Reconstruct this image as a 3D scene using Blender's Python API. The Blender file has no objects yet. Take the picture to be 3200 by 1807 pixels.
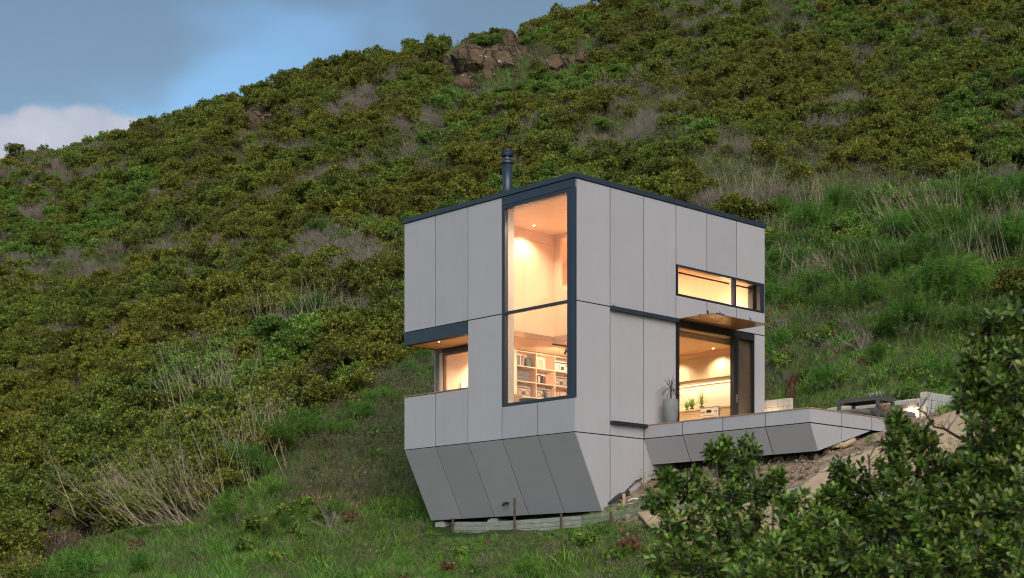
import bpy, math, random
import numpy as np
from mathutils import Vector, Matrix, Euler, noise as mnoise
random.seed(7); rng = np.random.default_rng(11)

# ------------------------------------------------------------------ camera, sky, sun, exposure
SC = bpy.context.scene
COL = SC.collection
H, F, TH, X0, Y0 = 1875.5, 4882.7, 0.760942, 1.41536, 35.128   # horizon row, focal length (px of 3200), house azimuth, front corner
cT, sT = math.cos(TH), math.sin(TH)
cam = bpy.data.cameras.new("camera"); camo = bpy.data.objects.new("camera", cam); COL.objects.link(camo)
camo.location = (0, 0, 0); camo.rotation_euler = (math.radians(90), 0, 0)
cam.sensor_width = 36; cam.lens = F / 3200 * 36; cam.shift_y = (H - 903.5) / 3200
cam.clip_start = 0.1; cam.clip_end = 3000
cam.dof.use_dof = True; cam.dof.focus_distance = 37; cam.dof.aperture_fstop = 4.5
SC.camera = camo
SC.view_settings.view_transform = 'Standard'; SC.view_settings.look = 'None'
SC.view_settings.gamma = 1; SC.view_settings.use_curve_mapping = False
SC.view_settings.exposure = 0.78
SC.cycles.use_denoising = True; SC.cycles.filter_width = 1.15
SC.cycles.max_bounces = 7; SC.cycles.transparent_max_bounces = 12
SC.cycles.diffuse_bounces = 4; SC.cycles.glossy_bounces = 3
SC.cycles.caustics_reflective = False; SC.cycles.caustics_refractive = False
SC.cycles.sample_clamp_indirect = 6

SUN_EL, SUN_AZ = math.radians(35), math.radians(170)       # azimuth clockwise from +Y: low, behind the camera to the right
wd = bpy.data.worlds.new("World"); SC.world = wd; wd.use_nodes = True
nt = wd.node_tree; nt.nodes.clear()
def N(nt, t, **k):
    n = nt.nodes.new(t)
    for a, b in k.items(): setattr(n, a, b)
    return n
def L(nt, a, b): nt.links.new(a, b)
out = N(nt, 'ShaderNodeOutputWorld'); bg = N(nt, 'ShaderNodeBackground'); bg.inputs[1].default_value = 0.096
sky = N(nt, 'ShaderNodeTexSky', sky_type='NISHITA'); sky.sun_disc = False
sky.sun_elevation = SUN_EL; sky.sun_rotation = SUN_AZ; sky.altitude = 50; sky.air_density = 1.0; sky.dust_density = 0.8; sky.ozone_density = 1.3
CL = (0.62, 5.2, 3.20)
tc = N(nt, 'ShaderNodeTexCoord')
mp = N(nt, 'ShaderNodeMapping'); mp.inputs['Scale'].default_value = (5.0, 5.0, 9.0); mp.inputs['Location'].default_value = CL
n1 = N(nt, 'ShaderNodeTexNoise'); n1.inputs['Scale'].default_value = 1.0; n1.inputs['Detail'].default_value = 3; n1.inputs['Roughness'].default_value = .4
L(nt, tc.outputs['Generated'], mp.inputs[0]); L(nt, mp.outputs[0], n1.inputs[0])
r1 = N(nt, 'ShaderNodeMapRange'); r1.inputs[1].default_value = .42; r1.inputs[2].default_value = .58; r1.inputs[3].default_value = 0; r1.inputs[4].default_value = .9; r1.interpolation_type = 'SMOOTHERSTEP'
L(nt, n1.outputs[0], r1.inputs[0])
mix1 = N(nt, 'ShaderNodeMix', data_type='RGBA'); L(nt, r1.outputs[0], mix1.inputs[0]); L(nt, sky.outputs[0], mix1.inputs[6])
hsv = N(nt, 'ShaderNodeHueSaturation'); hsv.inputs['Saturation'].default_value = .72; hsv.inputs['Value'].default_value = .54; L(nt, sky.outputs[0], hsv.inputs['Color']); L(nt, hsv.outputs[0], mix1.inputs[7])
# one pale cumulus low over the ridge on the left
cd = Vector((-0.268, 1, 0.270)).normalized()
tn = N(nt, 'ShaderNodeMix', data_type='RGBA', blend_type='MULTIPLY'); tn.inputs[0].default_value = 1; tn.inputs[7].default_value = (.79, .94, .96, 1); L(nt, mix1.outputs[2], tn.inputs[6])
sb = N(nt, 'ShaderNodeVectorMath', operation='SUBTRACT'); sb.inputs[1].default_value = cd; L(nt, tc.outputs['Generated'], sb.inputs[0])
sc_ = N(nt, 'ShaderNodeVectorMath', operation='MULTIPLY'); sc_.inputs[1].default_value = (8.5, 6, 24.0); L(nt, sb.outputs[0], sc_.inputs[0])
ln = N(nt, 'ShaderNodeVectorMath', operation='LENGTH'); L(nt, sc_.outputs[0], ln.inputs[0])
n2 = N(nt, 'ShaderNodeTexNoise'); n2.inputs['Scale'].default_value = 22; n2.inputs['Detail'].default_value = 5; n2.inputs['Roughness'].default_value = .5
L(nt, tc.outputs['Generated'], n2.inputs[0])
ma = N(nt, 'ShaderNodeMath', operation='MULTIPLY_ADD'); ma.inputs[1].default_value = 1.25; L(nt, n2.outputs[0], ma.inputs[0]); L(nt, ln.outputs['Value'], ma.inputs[2])
r2 = N(nt, 'ShaderNodeMapRange'); r2.inputs[1].default_value = 1.62; r2.inputs[2].default_value = 1.35; r2.inputs[3].default_value = 0; r2.inputs[4].default_value = .92; r2.interpolation_type = 'SMOOTHERSTEP'
L(nt, ma.outputs[0], r2.inputs[0])
n3 = N(nt, 'ShaderNodeTexNoise'); n3.inputs['Scale'].default_value = 26; n3.inputs['Detail'].default_value = 3
L(nt, tc.outputs['Generated'], n3.inputs[0])
cc = N(nt, 'ShaderNodeMix', data_type='RGBA'); L(nt, n3.outputs[0], cc.inputs[0]); cc.inputs[6].default_value = (1.9, 2.3, 3.0, 1); cc.inputs[7].default_value = (5.0, 4.75, 5.1, 1)
mix2 = N(nt, 'ShaderNodeMix', data_type='RGBA'); L(nt, r2.outputs[0], mix2.inputs[0]); L(nt, tn.outputs[2], mix2.inputs[6]); L(nt, cc.outputs[2], mix2.inputs[7])
L(nt, mix2.outputs[2], bg.inputs[0]); L(nt, bg.outputs[0], out.inputs[0])

sl = bpy.data.lights.new("sun", 'SUN'); sl.energy = 1.42; sl.angle = math.radians(52); sl.color = (1.0, .87, .76)
slo = bpy.data.objects.new("sun", sl); COL.objects.link(slo)
sd = Vector((math.sin(SUN_AZ) * math.cos(SUN_EL), math.cos(SUN_AZ) * math.cos(SUN_EL), math.sin(SUN_EL)))
slo.rotation_euler = (-sd).to_track_quat('-Z', 'Y').to_euler(); slo.location = (20, -20, 30)

# ------------------------------------------------------------------ helpers
def W(x, y, z): return Vector((X0 + cT * x - sT * y, Y0 + sT * x + cT * y, z))       # house coordinates -> world
def P(px, py, Y): return Vector(((px - 1600) / F * Y, Y, (H - py) / F * Y))
def loc(px_x, px_y):
    dx, dy = px_x - X0, px_y - Y0
    return dx * cT + dy * sT, -dx * sT + dy * cT
def tag(o, label=None, cat=None, group=None, kind=None):
    if label: o['label'] = label
    if cat: o['category'] = cat
    if group: o['group'] = group
    if kind: o['kind'] = kind
    return o
def thing(name, label, cat, org=(0, 0, 0), group=None, house=True, rz=0):
    o = bpy.data.objects.new(name, None); COL.objects.link(o); o.empty_display_size = .2
    if house: o.location = W(*org); o.rotation_euler = (0, 0, TH + rz)
    else: o.location = org; o.rotation_euler = (0, 0, rz)
    o['_org'] = list(org) if house else [0, 0, 0]
    return tag(o, label, cat, group)
class MB:
    def __init__(s): s.v = []; s.f = []
    def add(s, vs, fs):
        b = len(s.v); s.v += [tuple(v) for v in vs]; s.f += [tuple(i + b for i in f) for f in fs]; return s
    def box(s, x0, x1, y0, y1, z0, z1):
        return s.hexa([(x0, y0), (x1, y0), (x1, y1), (x0, y1)], z0, z1)
    def hexa(s, q, z0, z1):
        vs = [(a, b, z0) for a, b in q] + [(a, b, z1) for a, b in q]
        return s.add(vs, [(3, 2, 1, 0), (4, 5, 6, 7), (0, 1, 5, 4), (1, 2, 6, 5), (2, 3, 7, 6), (3, 0, 4, 7)])
    def slab(s, poly, n, d):          # extrude a polygon by vector n*d
        k = len(poly); n = Vector(n); a = [Vector(p) for p in poly]; b = [p + n * d for p in a]
        return s.add(a + b, [tuple(range(k)), tuple(range(2 * k - 1, k - 1, -1))] + [(i, i + k, (i + 1) % k + k, (i + 1) % k) for i in range(k)])
    def tube(s, pts, r, n=6, r2=None, cap=True):
        pts = [Vector(p) for p in pts]; m = len(pts); b = len(s.v); r2 = r if r2 is None else r2
        for i, p in enumerate(pts):
            t = (pts[min(i + 1, m - 1)] - pts[max(i - 1, 0)]).normalized()
            u = t.cross(Vector((0, 0, 1)) if abs(t.z) < .9 else Vector((1, 0, 0))).normalized(); w = t.cross(u)
            rr = r + (r2 - r) * i / max(1, m - 1)
            for k in range(n):
                a = 2 * math.pi * k / n; s.v.append(tuple(p + (u * math.cos(a) + w * math.sin(a)) * rr))
        for i in range(m - 1):
            for k in range(n): s.f.append((b + i * n + k, b + i * n + (k + 1) % n, b + (i + 1) * n + (k + 1) % n, b + (i + 1) * n + k))
        if cap: s.f.append(tuple(b + k for k in range(n))[::-1]); s.f.append(tuple(b + (m - 1) * n + k for k in range(n)))
        return s
    def lathe(s, c, prof, n=24):       # prof: (r, z)
        b = len(s.v); m = len(prof)
        for r, z in prof:
            for k in range(n): a = 2 * math.pi * k / n; s.v.append((c[0] + r * math.cos(a), c[1] + r * math.sin(a), c[2] + z))
        for i in range(m - 1):
            for k in range(n): s.f.append((b + i * n + k, b + i * n + (k + 1) % n, b + (i + 1) * n + (k + 1) % n, b + (i + 1) * n + k))
        s.f.append(tuple(b + k for k in range(n))[::-1]); s.f.append(tuple(b + (m - 1) * n + k for k in range(n))); return s
    def build(s, name, mat, parent=None, org=None, smooth=False, bevel=0, house=True):
        o0 = Vector(parent['_org']) if (parent is not None and org is None and '_org' in parent) else Vector(org or (0, 0, 0))
        me = bpy.data.meshes.new(name); me.from_pydata([tuple(Vector(v) - o0) for v in s.v], [], s.f); me.materials.append(mat)
        if smooth: me.polygons.foreach_set('use_smooth', [True] * len(me.polygons))
        o = bpy.data.objects.new(name, me); COL.objects.link(o)
        if parent is not None: o.parent = parent; o['_org'] = list(o0)
        elif house: o.location = W(*o0); o.rotation_euler = (0, 0, TH)
        else: o.location = o0
        if bevel:
            m = o.modifiers.new('bevel', 'BEVEL'); m.width = bevel; m.segments = 2; m.limit_method = 'ANGLE'
        return o
def copy_tree(o, parent=None):
    c = o.copy(); COL.objects.link(c)
    if parent is not None: c.parent = parent
    for ch in list(o.children): copy_tree(ch, c)
    return c

def mat(name, col, rough=.6, metal=0, spec=.5, nscale=0, namp=0, bump=0, bscale=60, emis=None, col2=None, coord='Object', stretch=(1, 1, 1), emc=None):
    m = bpy.data.materials.new(name); m.use_nodes = True; t = m.node_tree; b = t.nodes['Principled BSDF']
    b.inputs['Base Color'].default_value = (*col, 1); b.inputs['Roughness'].default_value = rough; b.inputs['Metallic'].default_value = metal
    b.inputs['Specular IOR Level'].default_value = spec
    if emis: b.inputs['Emission Color'].default_value = (*(emc or col), 1); b.inputs['Emission Strength'].default_value = emis
    if nscale or bump:
        c = N(t, 'ShaderNodeTexCoord'); mpn = N(t, 'ShaderNodeMapping'); mpn.inputs['Scale'].default_value = stretch; L(t, c.outputs[coord], mpn.inputs[0])
    if nscale:
        n = N(t, 'ShaderNodeTexNoise'); n.inputs['Scale'].default_value = nscale; n.inputs['Detail'].default_value = 6; n.inputs['Roughness'].default_value = .6
        L(t, mpn.outputs[0], n.inputs[0])
        r = N(t, 'ShaderNodeMapRange'); r.inputs[1].default_value = .3; r.inputs[2].default_value = .7; L(t, n.outputs[0], r.inputs[0])
        x = N(t, 'ShaderNodeMix', data_type='RGBA'); L(t, r.outputs[0], x.inputs[0])
        c2 = col2 or tuple(min(1, k * (1 + namp)) for k in col); c1 = col if col2 else tuple(k * (1 - namp) for k in col)
        x.inputs[6].default_value = (*c1, 1); x.inputs[7].default_value = (*c2, 1); L(t, x.outputs[2], b.inputs['Base Color'])
    if bump:
        n = N(t, 'ShaderNodeTexNoise'); n.inputs['Scale'].default_value = bscale; n.inputs['Detail'].default_value = 5; L(t, mpn.outputs[0], n.inputs[0])
        u = N(t, 'ShaderNodeBump'); u.inputs['Strength'].default_value = bump; u.inputs['Distance'].default_value = .02; L(t, n.outputs[0], u.inputs['Height']); L(t, u.outputs[0], b.inputs['Normal'])
    return m
def leafmat(name, c1, c2, c3, rough=.55, trans=.25, spec=.35, patch=None, p3=.0):
    """per-leaf random tint (attribute) between c1 and c2, a few leaves c3; whole-plant variation from Object Info random; patches in world space"""
    m = bpy.data.materials.new(name); m.use_nodes = True; t = m.node_tree; b = t.nodes['Principled BSDF']
    at = N(t, 'ShaderNodeAttribute', attribute_name='tint'); oi = N(t, 'ShaderNodeObjectInfo')
    x = N(t, 'ShaderNodeMix', data_type='RGBA'); L(t, at.outputs['Fac'], x.inputs[0]); x.inputs[6].default_value = (*c1, 1); x.inputs[7].default_value = (*c2, 1)
    hs = N(t, 'ShaderNodeHueSaturation'); L(t, x.outputs[2], hs.inputs['Color'])
    mr = N(t, 'ShaderNodeMapRange'); mr.inputs[3].default_value = .66; mr.inputs[4].default_value = 1.3; L(t, oi.outputs['Random'], mr.inputs[0]); L(t, mr.outputs[0], hs.inputs['Value'])
    mh = N(t, 'ShaderNodeMath', operation='MULTIPLY'); mh.inputs[1].default_value = 7.31; L(t, oi.outputs['Random'], mh.inputs[0])
    fr = N(t, 'ShaderNodeMath', operation='FRACT'); L(t, mh.outputs[0], fr.inputs[0])
    mq = N(t, 'ShaderNodeMapRange'); mq.inputs[3].default_value = .488; mq.inputs[4].default_value = .508; L(t, fr.outputs[0], mq.inputs[0]); L(t, mq.outputs[0], hs.inputs['Hue'])
    src = hs.outputs[0]
    if patch:
        g = N(t, 'ShaderNodeNewGeometry'); n = N(t, 'ShaderNodeTexNoise'); n.inputs['Scale'].default_value = .09; n.inputs['Detail'].default_value = 3; L(t, g.outputs['Position'], n.inputs[0])
        r = N(t, 'ShaderNodeMapRange'); r.inputs[1].default_value = .42; r.inputs[2].default_value = .62; L(t, n.outputs[0], r.inputs[0])
        y = N(t, 'ShaderNodeMix', data_type='RGBA', blend_type='MULTIPLY'); L(t, r.outputs[0], y.inputs[0]); L(t, src, y.inputs[6]); y.inputs[7].default_value = (*patch, 1); src = y.outputs[2]
    gt = N(t, 'ShaderNodeMath', operation='GREATER_THAN'); gt.inputs[1].default_value = 1 - p3; L(t, at.outputs['Fac'], gt.inputs[0])
    z = N(t, 'ShaderNodeMix', data_type='RGBA'); L(t, gt.outputs[0], z.inputs[0]); L(t, src, z.inputs[6]); z.inputs[7].default_value = (*c3, 1)
    L(t, z.outputs[2], b.inputs['Base Color']); b.inputs['Roughness'].default_value = rough; b.inputs['Specular IOR Level'].default_value = spec
    tr = N(t, 'ShaderNodeBsdfTranslucent'); L(t, z.outputs[2], tr.inputs[0]); ms = N(t, 'ShaderNodeMixShader'); ms.inputs[0].default_value = trans
    L(t, b.outputs[0], ms.inputs[1]); L(t, tr.outputs[0], ms.inputs[2]); L(t, ms.outputs[0], t.nodes['Material Output'].inputs[0])
    return m

M = {}
M['panel'] = mat('fibre_cement', (.445, .425, .44), .5, nscale=1.1, namp=.035, bump=.05, bscale=220)
t = M['panel'].node_tree; b = t.nodes['Principled BSDF']; src = b.inputs['Base Color'].links[0].from_socket     # slight board-to-board shade, faint rain streaks
oi = N(t, 'ShaderNodeObjectInfo'); mr = N(t, 'ShaderNodeMapRange'); mr.inputs[3].default_value = .94; mr.inputs[4].default_value = 1.05; L(t, oi.outputs['Random'], mr.inputs[0])
cc_ = N(t, 'ShaderNodeTexCoord'); mm = N(t, 'ShaderNodeMapping'); mm.inputs['Scale'].default_value = (5, 5, .3); L(t, cc_.outputs['Object'], mm.inputs[0]); nn = N(t, 'ShaderNodeTexNoise'); nn.inputs['Scale'].default_value = 1; nn.inputs['Detail'].default_value = 5; L(t, mm.outputs[0], nn.inputs[0])
m2 = N(t, 'ShaderNodeMapRange'); m2.inputs[1].default_value = .3; m2.inputs[2].default_value = .7; m2.inputs[3].default_value = .982; m2.inputs[4].default_value = 1.012; L(t, nn.outputs[0], m2.inputs[0])
m3 = N(t, 'ShaderNodeMath', operation='MULTIPLY'); L(t, mr.outputs[0], m3.inputs[0]); L(t, m2.outputs[0], m3.inputs[1]); hh = N(t, 'ShaderNodeHueSaturation'); L(t, src, hh.inputs['Color']); L(t, m3.outputs[0], hh.inputs['Value']); L(t, hh.outputs[0], b.inputs['Base Color'])
M['metal'] = mat('dark_metal', (.026, .038, .055), .38, metal=.0, spec=.7, nscale=2, namp=.15)
M['backing'] = mat('black_membrane', (.012, .012, .013), .8)
M['alu'] = mat('window_metal', (.026, .032, .045), .35, spec=.6)
M['bronze'] = mat('bronze_panel', (.20, .135, .09), .35, metal=.45, nscale=3, namp=.15)
M['canopy'] = mat('canopy_underside', (.34, .19, .07), .3, metal=.5, nscale=3, namp=.12, stretch=(1, 6, 1))
M['ply'] = mat('birch_ply', (.76, .575, .435), .5, nscale=5, namp=.05, stretch=(1, 1, 5))
M['ply2'] = mat('larch_ply', (.66, .45, .26), .5, nscale=5, namp=.08, stretch=(4, 1, 1))
M['lining'] = mat('pale_lining', (.62, .60, .58), .55)
M['cabinet'] = mat('cabinet_ply', (.55, .47, .33), .5, nscale=3, namp=.07)
M['tile'] = mat('glazed_tile', (.80, .74, .62), .25)
M['grout'] = mat('grout', (.55, .48, .38), .8)
M['white'] = mat('white_enamel', (.75, .74, .72), .3)
M['steel'] = mat('steel', (.5, .5, .5), .3, metal=.8)
M['black'] = mat('black_plastic', (.02, .02, .022), .4)
M['cedar'] = mat('cedar_edge', (.42, .26, .14), .55, nscale=9, namp=.2)
M['deckwood'] = mat('deck_wood', (.30, .20, .12), .6, nscale=9, namp=.2)
M['concrete'] = mat('concrete', (.42, .41, .38), .85, nscale=6, namp=.12, bump=.3, bscale=30)
M['block'] = mat('concrete_block', (.46, .44, .41), .85, nscale=7, namp=.14, bump=.3, bscale=60)
M['weathered'] = mat('weathered_timber', (.36, .35, .30), .85, nscale=7, namp=.3, bump=.3, bscale=40, stretch=(4, .6, 4))
M['mossy'] = mat('mossy_timber', (.20, .23, .14), .9, nscale=5, namp=.3, bump=.3, bscale=40)
M['stake'] = mat('old_stake', (.10, .075, .05), .9, nscale=10, namp=.3)
M['paint_grey'] = mat('grey_powdercoat', (.085, .085, .09), .5)
M['cushion'] = mat('grey_cushion', (.16, .155, .155), .9, bump=.3, bscale=200)
M['pot'] = mat('grey_pot', (.20, .21, .21), .7, nscale=8, namp=.1)
M['burlap'] = mat('burlap', (.50, .36, .22), .95, nscale=1.6, namp=.12, bump=.5, bscale=120, coord='Object')
M['blackcloth'] = mat('black_geotextile', (.02, .022, .025), .5, nscale=5, namp=.3)
M['soil_lump'] = mat('soil', (.22, .16, .11), .95, nscale=3, namp=.3)
M['hose'] = mat('green_hose', (.03, .22, .16), .4)
def rockmat():
    m = mat('brown_rock', (.068, .042, .022), .95, nscale=1.1, col2=(.16, .105, .058), bump=1.0, bscale=4); t = m.node_tree; b = t.nodes['Principled BSDF']
    c = N(t, 'ShaderNodeTexCoord'); v = N(t, 'ShaderNodeTexVoronoi', feature='DISTANCE_TO_EDGE'); v.inputs['Scale'].default_value = .62; nn = N(t, 'ShaderNodeTexNoise'); nn.inputs['Scale'].default_value = 1.5; L(t, c.outputs['Object'], nn.inputs[0])
    mx = N(t, 'ShaderNodeMix', data_type='RGBA', blend_type='LINEAR_LIGHT'); mx.inputs[0].default_value = .5; L(t, c.outputs['Object'], mx.inputs[6]); L(t, nn.outputs['Color'], mx.inputs[7]); L(t, mx.outputs[2], v.inputs['Vector'])
    r = N(t, 'ShaderNodeMapRange'); r.inputs[1].default_value = 0; r.inputs[2].default_value = .05; L(t, v.outputs['Distance'], r.inputs[0])
    u = N(t, 'ShaderNodeBump'); u.inputs['Distance'].default_value = .35; L(t, r.outputs[0], u.inputs['Height']); old = b.inputs['Normal'].links[0].from_socket; L(t, old, u.inputs['Normal']); L(t, u.outputs[0], b.inputs['Normal'])
    l2 = N(t, 'ShaderNodeTexNoise'); l2.inputs['Scale'].default_value = 3.2; l2.inputs['Detail'].default_value = 7; L(t, c.outputs['Object'], l2.inputs[0]); r2 = N(t, 'ShaderNodeMapRange'); r2.inputs[1].default_value = .62; r2.inputs[2].default_value = .68; L(t, l2.outputs[0], r2.inputs[0])
    x = N(t, 'ShaderNodeMix', data_type='RGBA'); L(t, r2.outputs[0], x.inputs[0]); L(t, b.inputs['Base Color'].links[0].from_socket, x.inputs[6]); x.inputs[7].default_value = (.34, .31, .26, 1); L(t, x.outputs[2], b.inputs['Base Color']); return m
M['rock'] = rockmat()
M['twig'] = mat('dead_twig', (.25, .205, .165), .9, nscale=3, namp=.25)
M['stalk'] = mat('dry_stalk', (.40, .32, .22), .85, nscale=3, namp=.2)
M['bark'] = mat('bark', (.09, .065, .045), .9, nscale=8, namp=.3)
M['lamp'] = mat('lamp_glow', (1, .8, .55), .5, emis=18, emc=(1, .72, .42))
M['lamp_soft'] = mat('lamp_soft', (1, .8, .55), .5, emis=9, emc=(1, .70, .38))
M['book1'] = mat('book_dark', (.05, .045, .05), .5); M['book2'] = mat('book_red', (.25, .10, .06), .5); M['book3'] = mat('book_pale', (.5, .45, .36), .6)
M['radio'] = mat('radio_silver', (.36, .31, .26), .4); M['speaker'] = mat('speaker_cone', (.07, .055, .045), .6)
M['bluechair'] = mat('blue_grey_felt', (.06, .085, .11), .8); M['beige'] = mat('beige_fabric', (.5, .38, .26), .9)
M['paper'] = mat('print_paper', (.8, .76, .68), .7); M['ink'] = mat('print_green', (.06, .12, .07), .7)
M['sandpot'] = mat('brown_pot', (.12, .07, .04), .6)
M['tapeblue'] = mat('blue_tape', (.05, .16, .38), .5)
gm = bpy.data.materials.new('window_glass'); gm.use_nodes = True; t = gm.node_tree; t.nodes.clear()
o_ = N(t, 'ShaderNodeOutputMaterial'); lw_ = N(t, 'ShaderNodeLayerWeight'); pw_ = N(t, 'ShaderNodeMath', operation='POWER'); pw_.inputs[1].default_value = 4; L(t, lw_.outputs['Facing'], pw_.inputs[0]); fr = N(t, 'ShaderNodeMath', operation='MULTIPLY_ADD'); fr.inputs[1].default_value = .9; fr.inputs[2].default_value = .065; L(t, pw_.outputs[0], fr.inputs[0])
tb = N(t, 'ShaderNodeBsdfTransparent'); tb.inputs[0].default_value = (.93, .94, .93, 1); gb = N(t, 'ShaderNodeBsdfGlossy'); gb.inputs['Roughness'].default_value = .01
mx = N(t, 'ShaderNodeMixShader'); L(t, fr.outputs[0], mx.inputs[0]); L(t, tb.outputs[0], mx.inputs[1]); L(t, gb.outputs[0], mx.inputs[2]); L(t, mx.outputs[0], o_.inputs[0]); M['glass'] = gm

M['shrub'] = leafmat('shrub_leaf', (.034, .058, .010), (.25, .31, .036), (.44, .36, .05), trans=.12, patch=(1.12, .88, .8), p3=.025)
M['shrub2'] = leafmat('green_shrub_leaf', (.045, .105, .015), (.20, .34, .045), (.30, .28, .05), trans=.12, patch=(.9, .8, .7), p3=.03)
M['deadleaf'] = leafmat('dead_leaf', (.14, .07, .035), (.26, .15, .08), (.10, .09, .03), p3=.08)
M['fennel'] = leafmat('fennel_leaf', (.040, .115, .016), (.20, .38, .055), (.34, .36, .12), trans=.35, p3=.02)
M['grassA'] = leafmat('grass_green', (.040, .14, .016), (.23, .47, .065), (.38, .31, .13), trans=.25, patch=(1.1, .82, .8), p3=.07)
M['grassB'] = leafmat('grass_pale', (.12, .15, .05), (.24, .25, .12), (.34, .28, .17), trans=.3, p3=.15)
M['grassC'] = leafmat('grass_dry', (.22, .15, .075), (.36, .27, .15), (.12, .16, .05), trans=.3, p3=.1)
M['fgleaf'] = leafmat('glossy_leaf', (.034, .072, .012), (.19, .31, .038), (.30, .30, .07), rough=.4, trans=.18, spec=.5, p3=.02)
M['cordyline'] = leafmat('bronze_leaf', (.10, .045, .03), (.24, .11, .07), (.3, .2, .1), p3=.05)
M['palm'] = leafmat('cabbage_leaf', (.06, .10, .02), (.16, .22, .05), (.25, .2, .1), p3=.05)
# ------------------------------------------------------------------ the hill: one terrain sheet through surveyed heights
def _phi(r2): return np.where(r2 > 0, .5 * r2 * np.log(r2 + 1e-12), 0)
SKY = [(0,467),(280,428),(514,346),(766,280),(1042,168),(1278,124),(1549,62),(1821,0),(2200,-90),(2700,-190),(3300,-260)]
CP = []
for px, py in SKY:
    D = 128 if px < 1900 else 135
    CP.append(P(px, py + 62, D)); p = P(px, py, D + 35); CP.append((p[0], p[1], CP[-1][2] + 1)); CP.append((p[0]*1.6, p[1]*1.7, CP[-2][2] - 25))
CP += [P(-600,620,125), P(3900,-200,125), P(-600,1000,90)]
CP += [P(*q) for q in [(0,720,108),(0,950,88),(0,1180,72),(0,1420,58),(0,1650,47),(0,1800,40),(-500,1750,46),
 (500,600,104),(500,850,86),(500,1080,70),(500,1300,57),(500,1520,47),(500,1700,41),(500,1807,37),
 (1000,420,106),(1000,640,87),(1000,880,70),(1000,1100,58),(1000,1300,50),(1000,1500,43.5),(1000,1650,39.5),(1000,1807,35.5),
 (1500,320,106),(1500,520,88),(1500,760,72),(1500,950,62),
 (2000,200,108),(2000,400,90),(2000,620,74),(2000,850,62),
 (2500,150,105),(2500,400,84),(2500,620,70),(2500,850,58),(2500,1050,50),(2500,1180,46),
 (3000,120,100),(3000,400,80),(3000,650,66),(3000,880,54),(3000,1080,46),(3000,1200,42),
 (3600,500,70),(3600,900,50),
 (1400,1720,37.5),(1400,1807,34.3),(1700,1720,34.5),(1700,1807,32.2),(2000,1680,32.8),(2000,1760,31),(2300,1640,31.5),(2300,1800,28.5),
 (2500,1540,31.6),(2700,1450,32.6),(2700,1620,29.8),(2900,1370,34.2),(3100,1280,36.5),(3100,1500,31),(3300,1400,33),(1300,1670,40.5)]]
CP += [W(*q) for q in [(.95,6.2,1.98),(.9,3,1.99),(.9,0.4,2.0),(1.2,-.3,2.12),(2.25,-.1,2.78),(2.9,-.1,3.08),(2.75,-4.5,3.05),(2.8,-2.4,3.02),(4.65,-4.8,3.72),(5.7,-4.8,3.98),
 (3,3,2.6),(5,3,3.3),(7,3,3.9),(7,-2,3.95),(9.2,-4.3,4.5),(9.2,1,5.0),(9,-2,4.9),(8.3,6,5.0),(4,7,3.4),(.35,4.8,1.62),(.15,-.8,1.78),(1.0,-4.8,2.05),(1.6,-3,2.45)]]
CP += [(0,0,-1.7),(3,9,-1.9),(-5,9,-2.6),(8,9,-1.0),(0,18,-1.9),(7,18,-.4),(-10,20,-2.6),(-22,25,-2.6),(0,26,-.9),(-12,30,-.6),(15,25,2),(0,-30,-4),(-40,0,-6),(40,0,5),(60,60,32),(-70,60,2)]
CP = np.array([tuple(c) for c in CP], float)
_s = 40.; _A = CP[:, :2] / _s; _n = len(_A)
_K = _phi(((_A[:, None] - _A[None]) ** 2).sum(-1)) + .002 * np.eye(_n); _Pm = np.c_[np.ones(_n), _A]
_w = np.linalg.solve(np.block([[_K, _Pm], [_Pm.T, np.zeros((3, 3))]]), np.r_[CP[:, 2], 0, 0, 0])
def tz(x, y):
    x = np.asarray(x, float); y = np.asarray(y, float); sh = np.broadcast(x, y).shape
    x = np.broadcast_to(x, sh); y = np.broadcast_to(y, sh)
    q = np.c_[x.ravel(), y.ravel()] / _s; o = np.empty(len(q))
    for i in range(0, len(q), 20000):
        qq = q[i:i + 20000]; o[i:i + 20000] = _phi(((qq[:, None] - _A[None]) ** 2).sum(-1)) @ _w[:-3] + np.c_[np.ones(len(qq)), qq] @ _w[-3:]
    o = o.reshape(sh)
    lx, ly = (x - X0) * cT + (y - Y0) * sT, -(x - X0) * sT + (y - Y0) * cT
    o = np.where((lx > 4.6) & (lx < 8.35) & (ly > -3.7) & (ly < 6.1), np.minimum(o, 3.95), o)
    far = np.hypot(x, y - 60)
    return np.maximum(np.where(far > 220, o - (far - 220) * .25, o), -40)
def tz1(x, y): return float(tz(np.array([x]), np.array([y]))[0])
def hit(px, py, y0=24, y1=150):
    Y = np.linspace(y0, y1, 1600); g = tz((px - 1600) / F * Y, Y) - (H - py) / F * Y
    i = np.argmax(g > 0)
    if g[i] <= 0: return None
    return np.array([(px - 1600) / F * Y[i], Y[i], (H - py) / F * Y[i]])
def proj(x, y, z): return 1600 + F * x / y, H - F * z / y
def inpoly(px, py, poly):
    px = np.asarray(px, float); py = np.asarray(py, float); r = np.zeros(px.shape, bool); n = len(poly); j = n - 1
    for i in range(n):
        xi, yi = poly[i]; xj, yj = poly[j]
        c = ((yi > py) != (yj > py)) & (px < (xj - xi) * (py - yi) / (yj - yi + 1e-9) + xi); r ^= c; j = i
    return r
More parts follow.
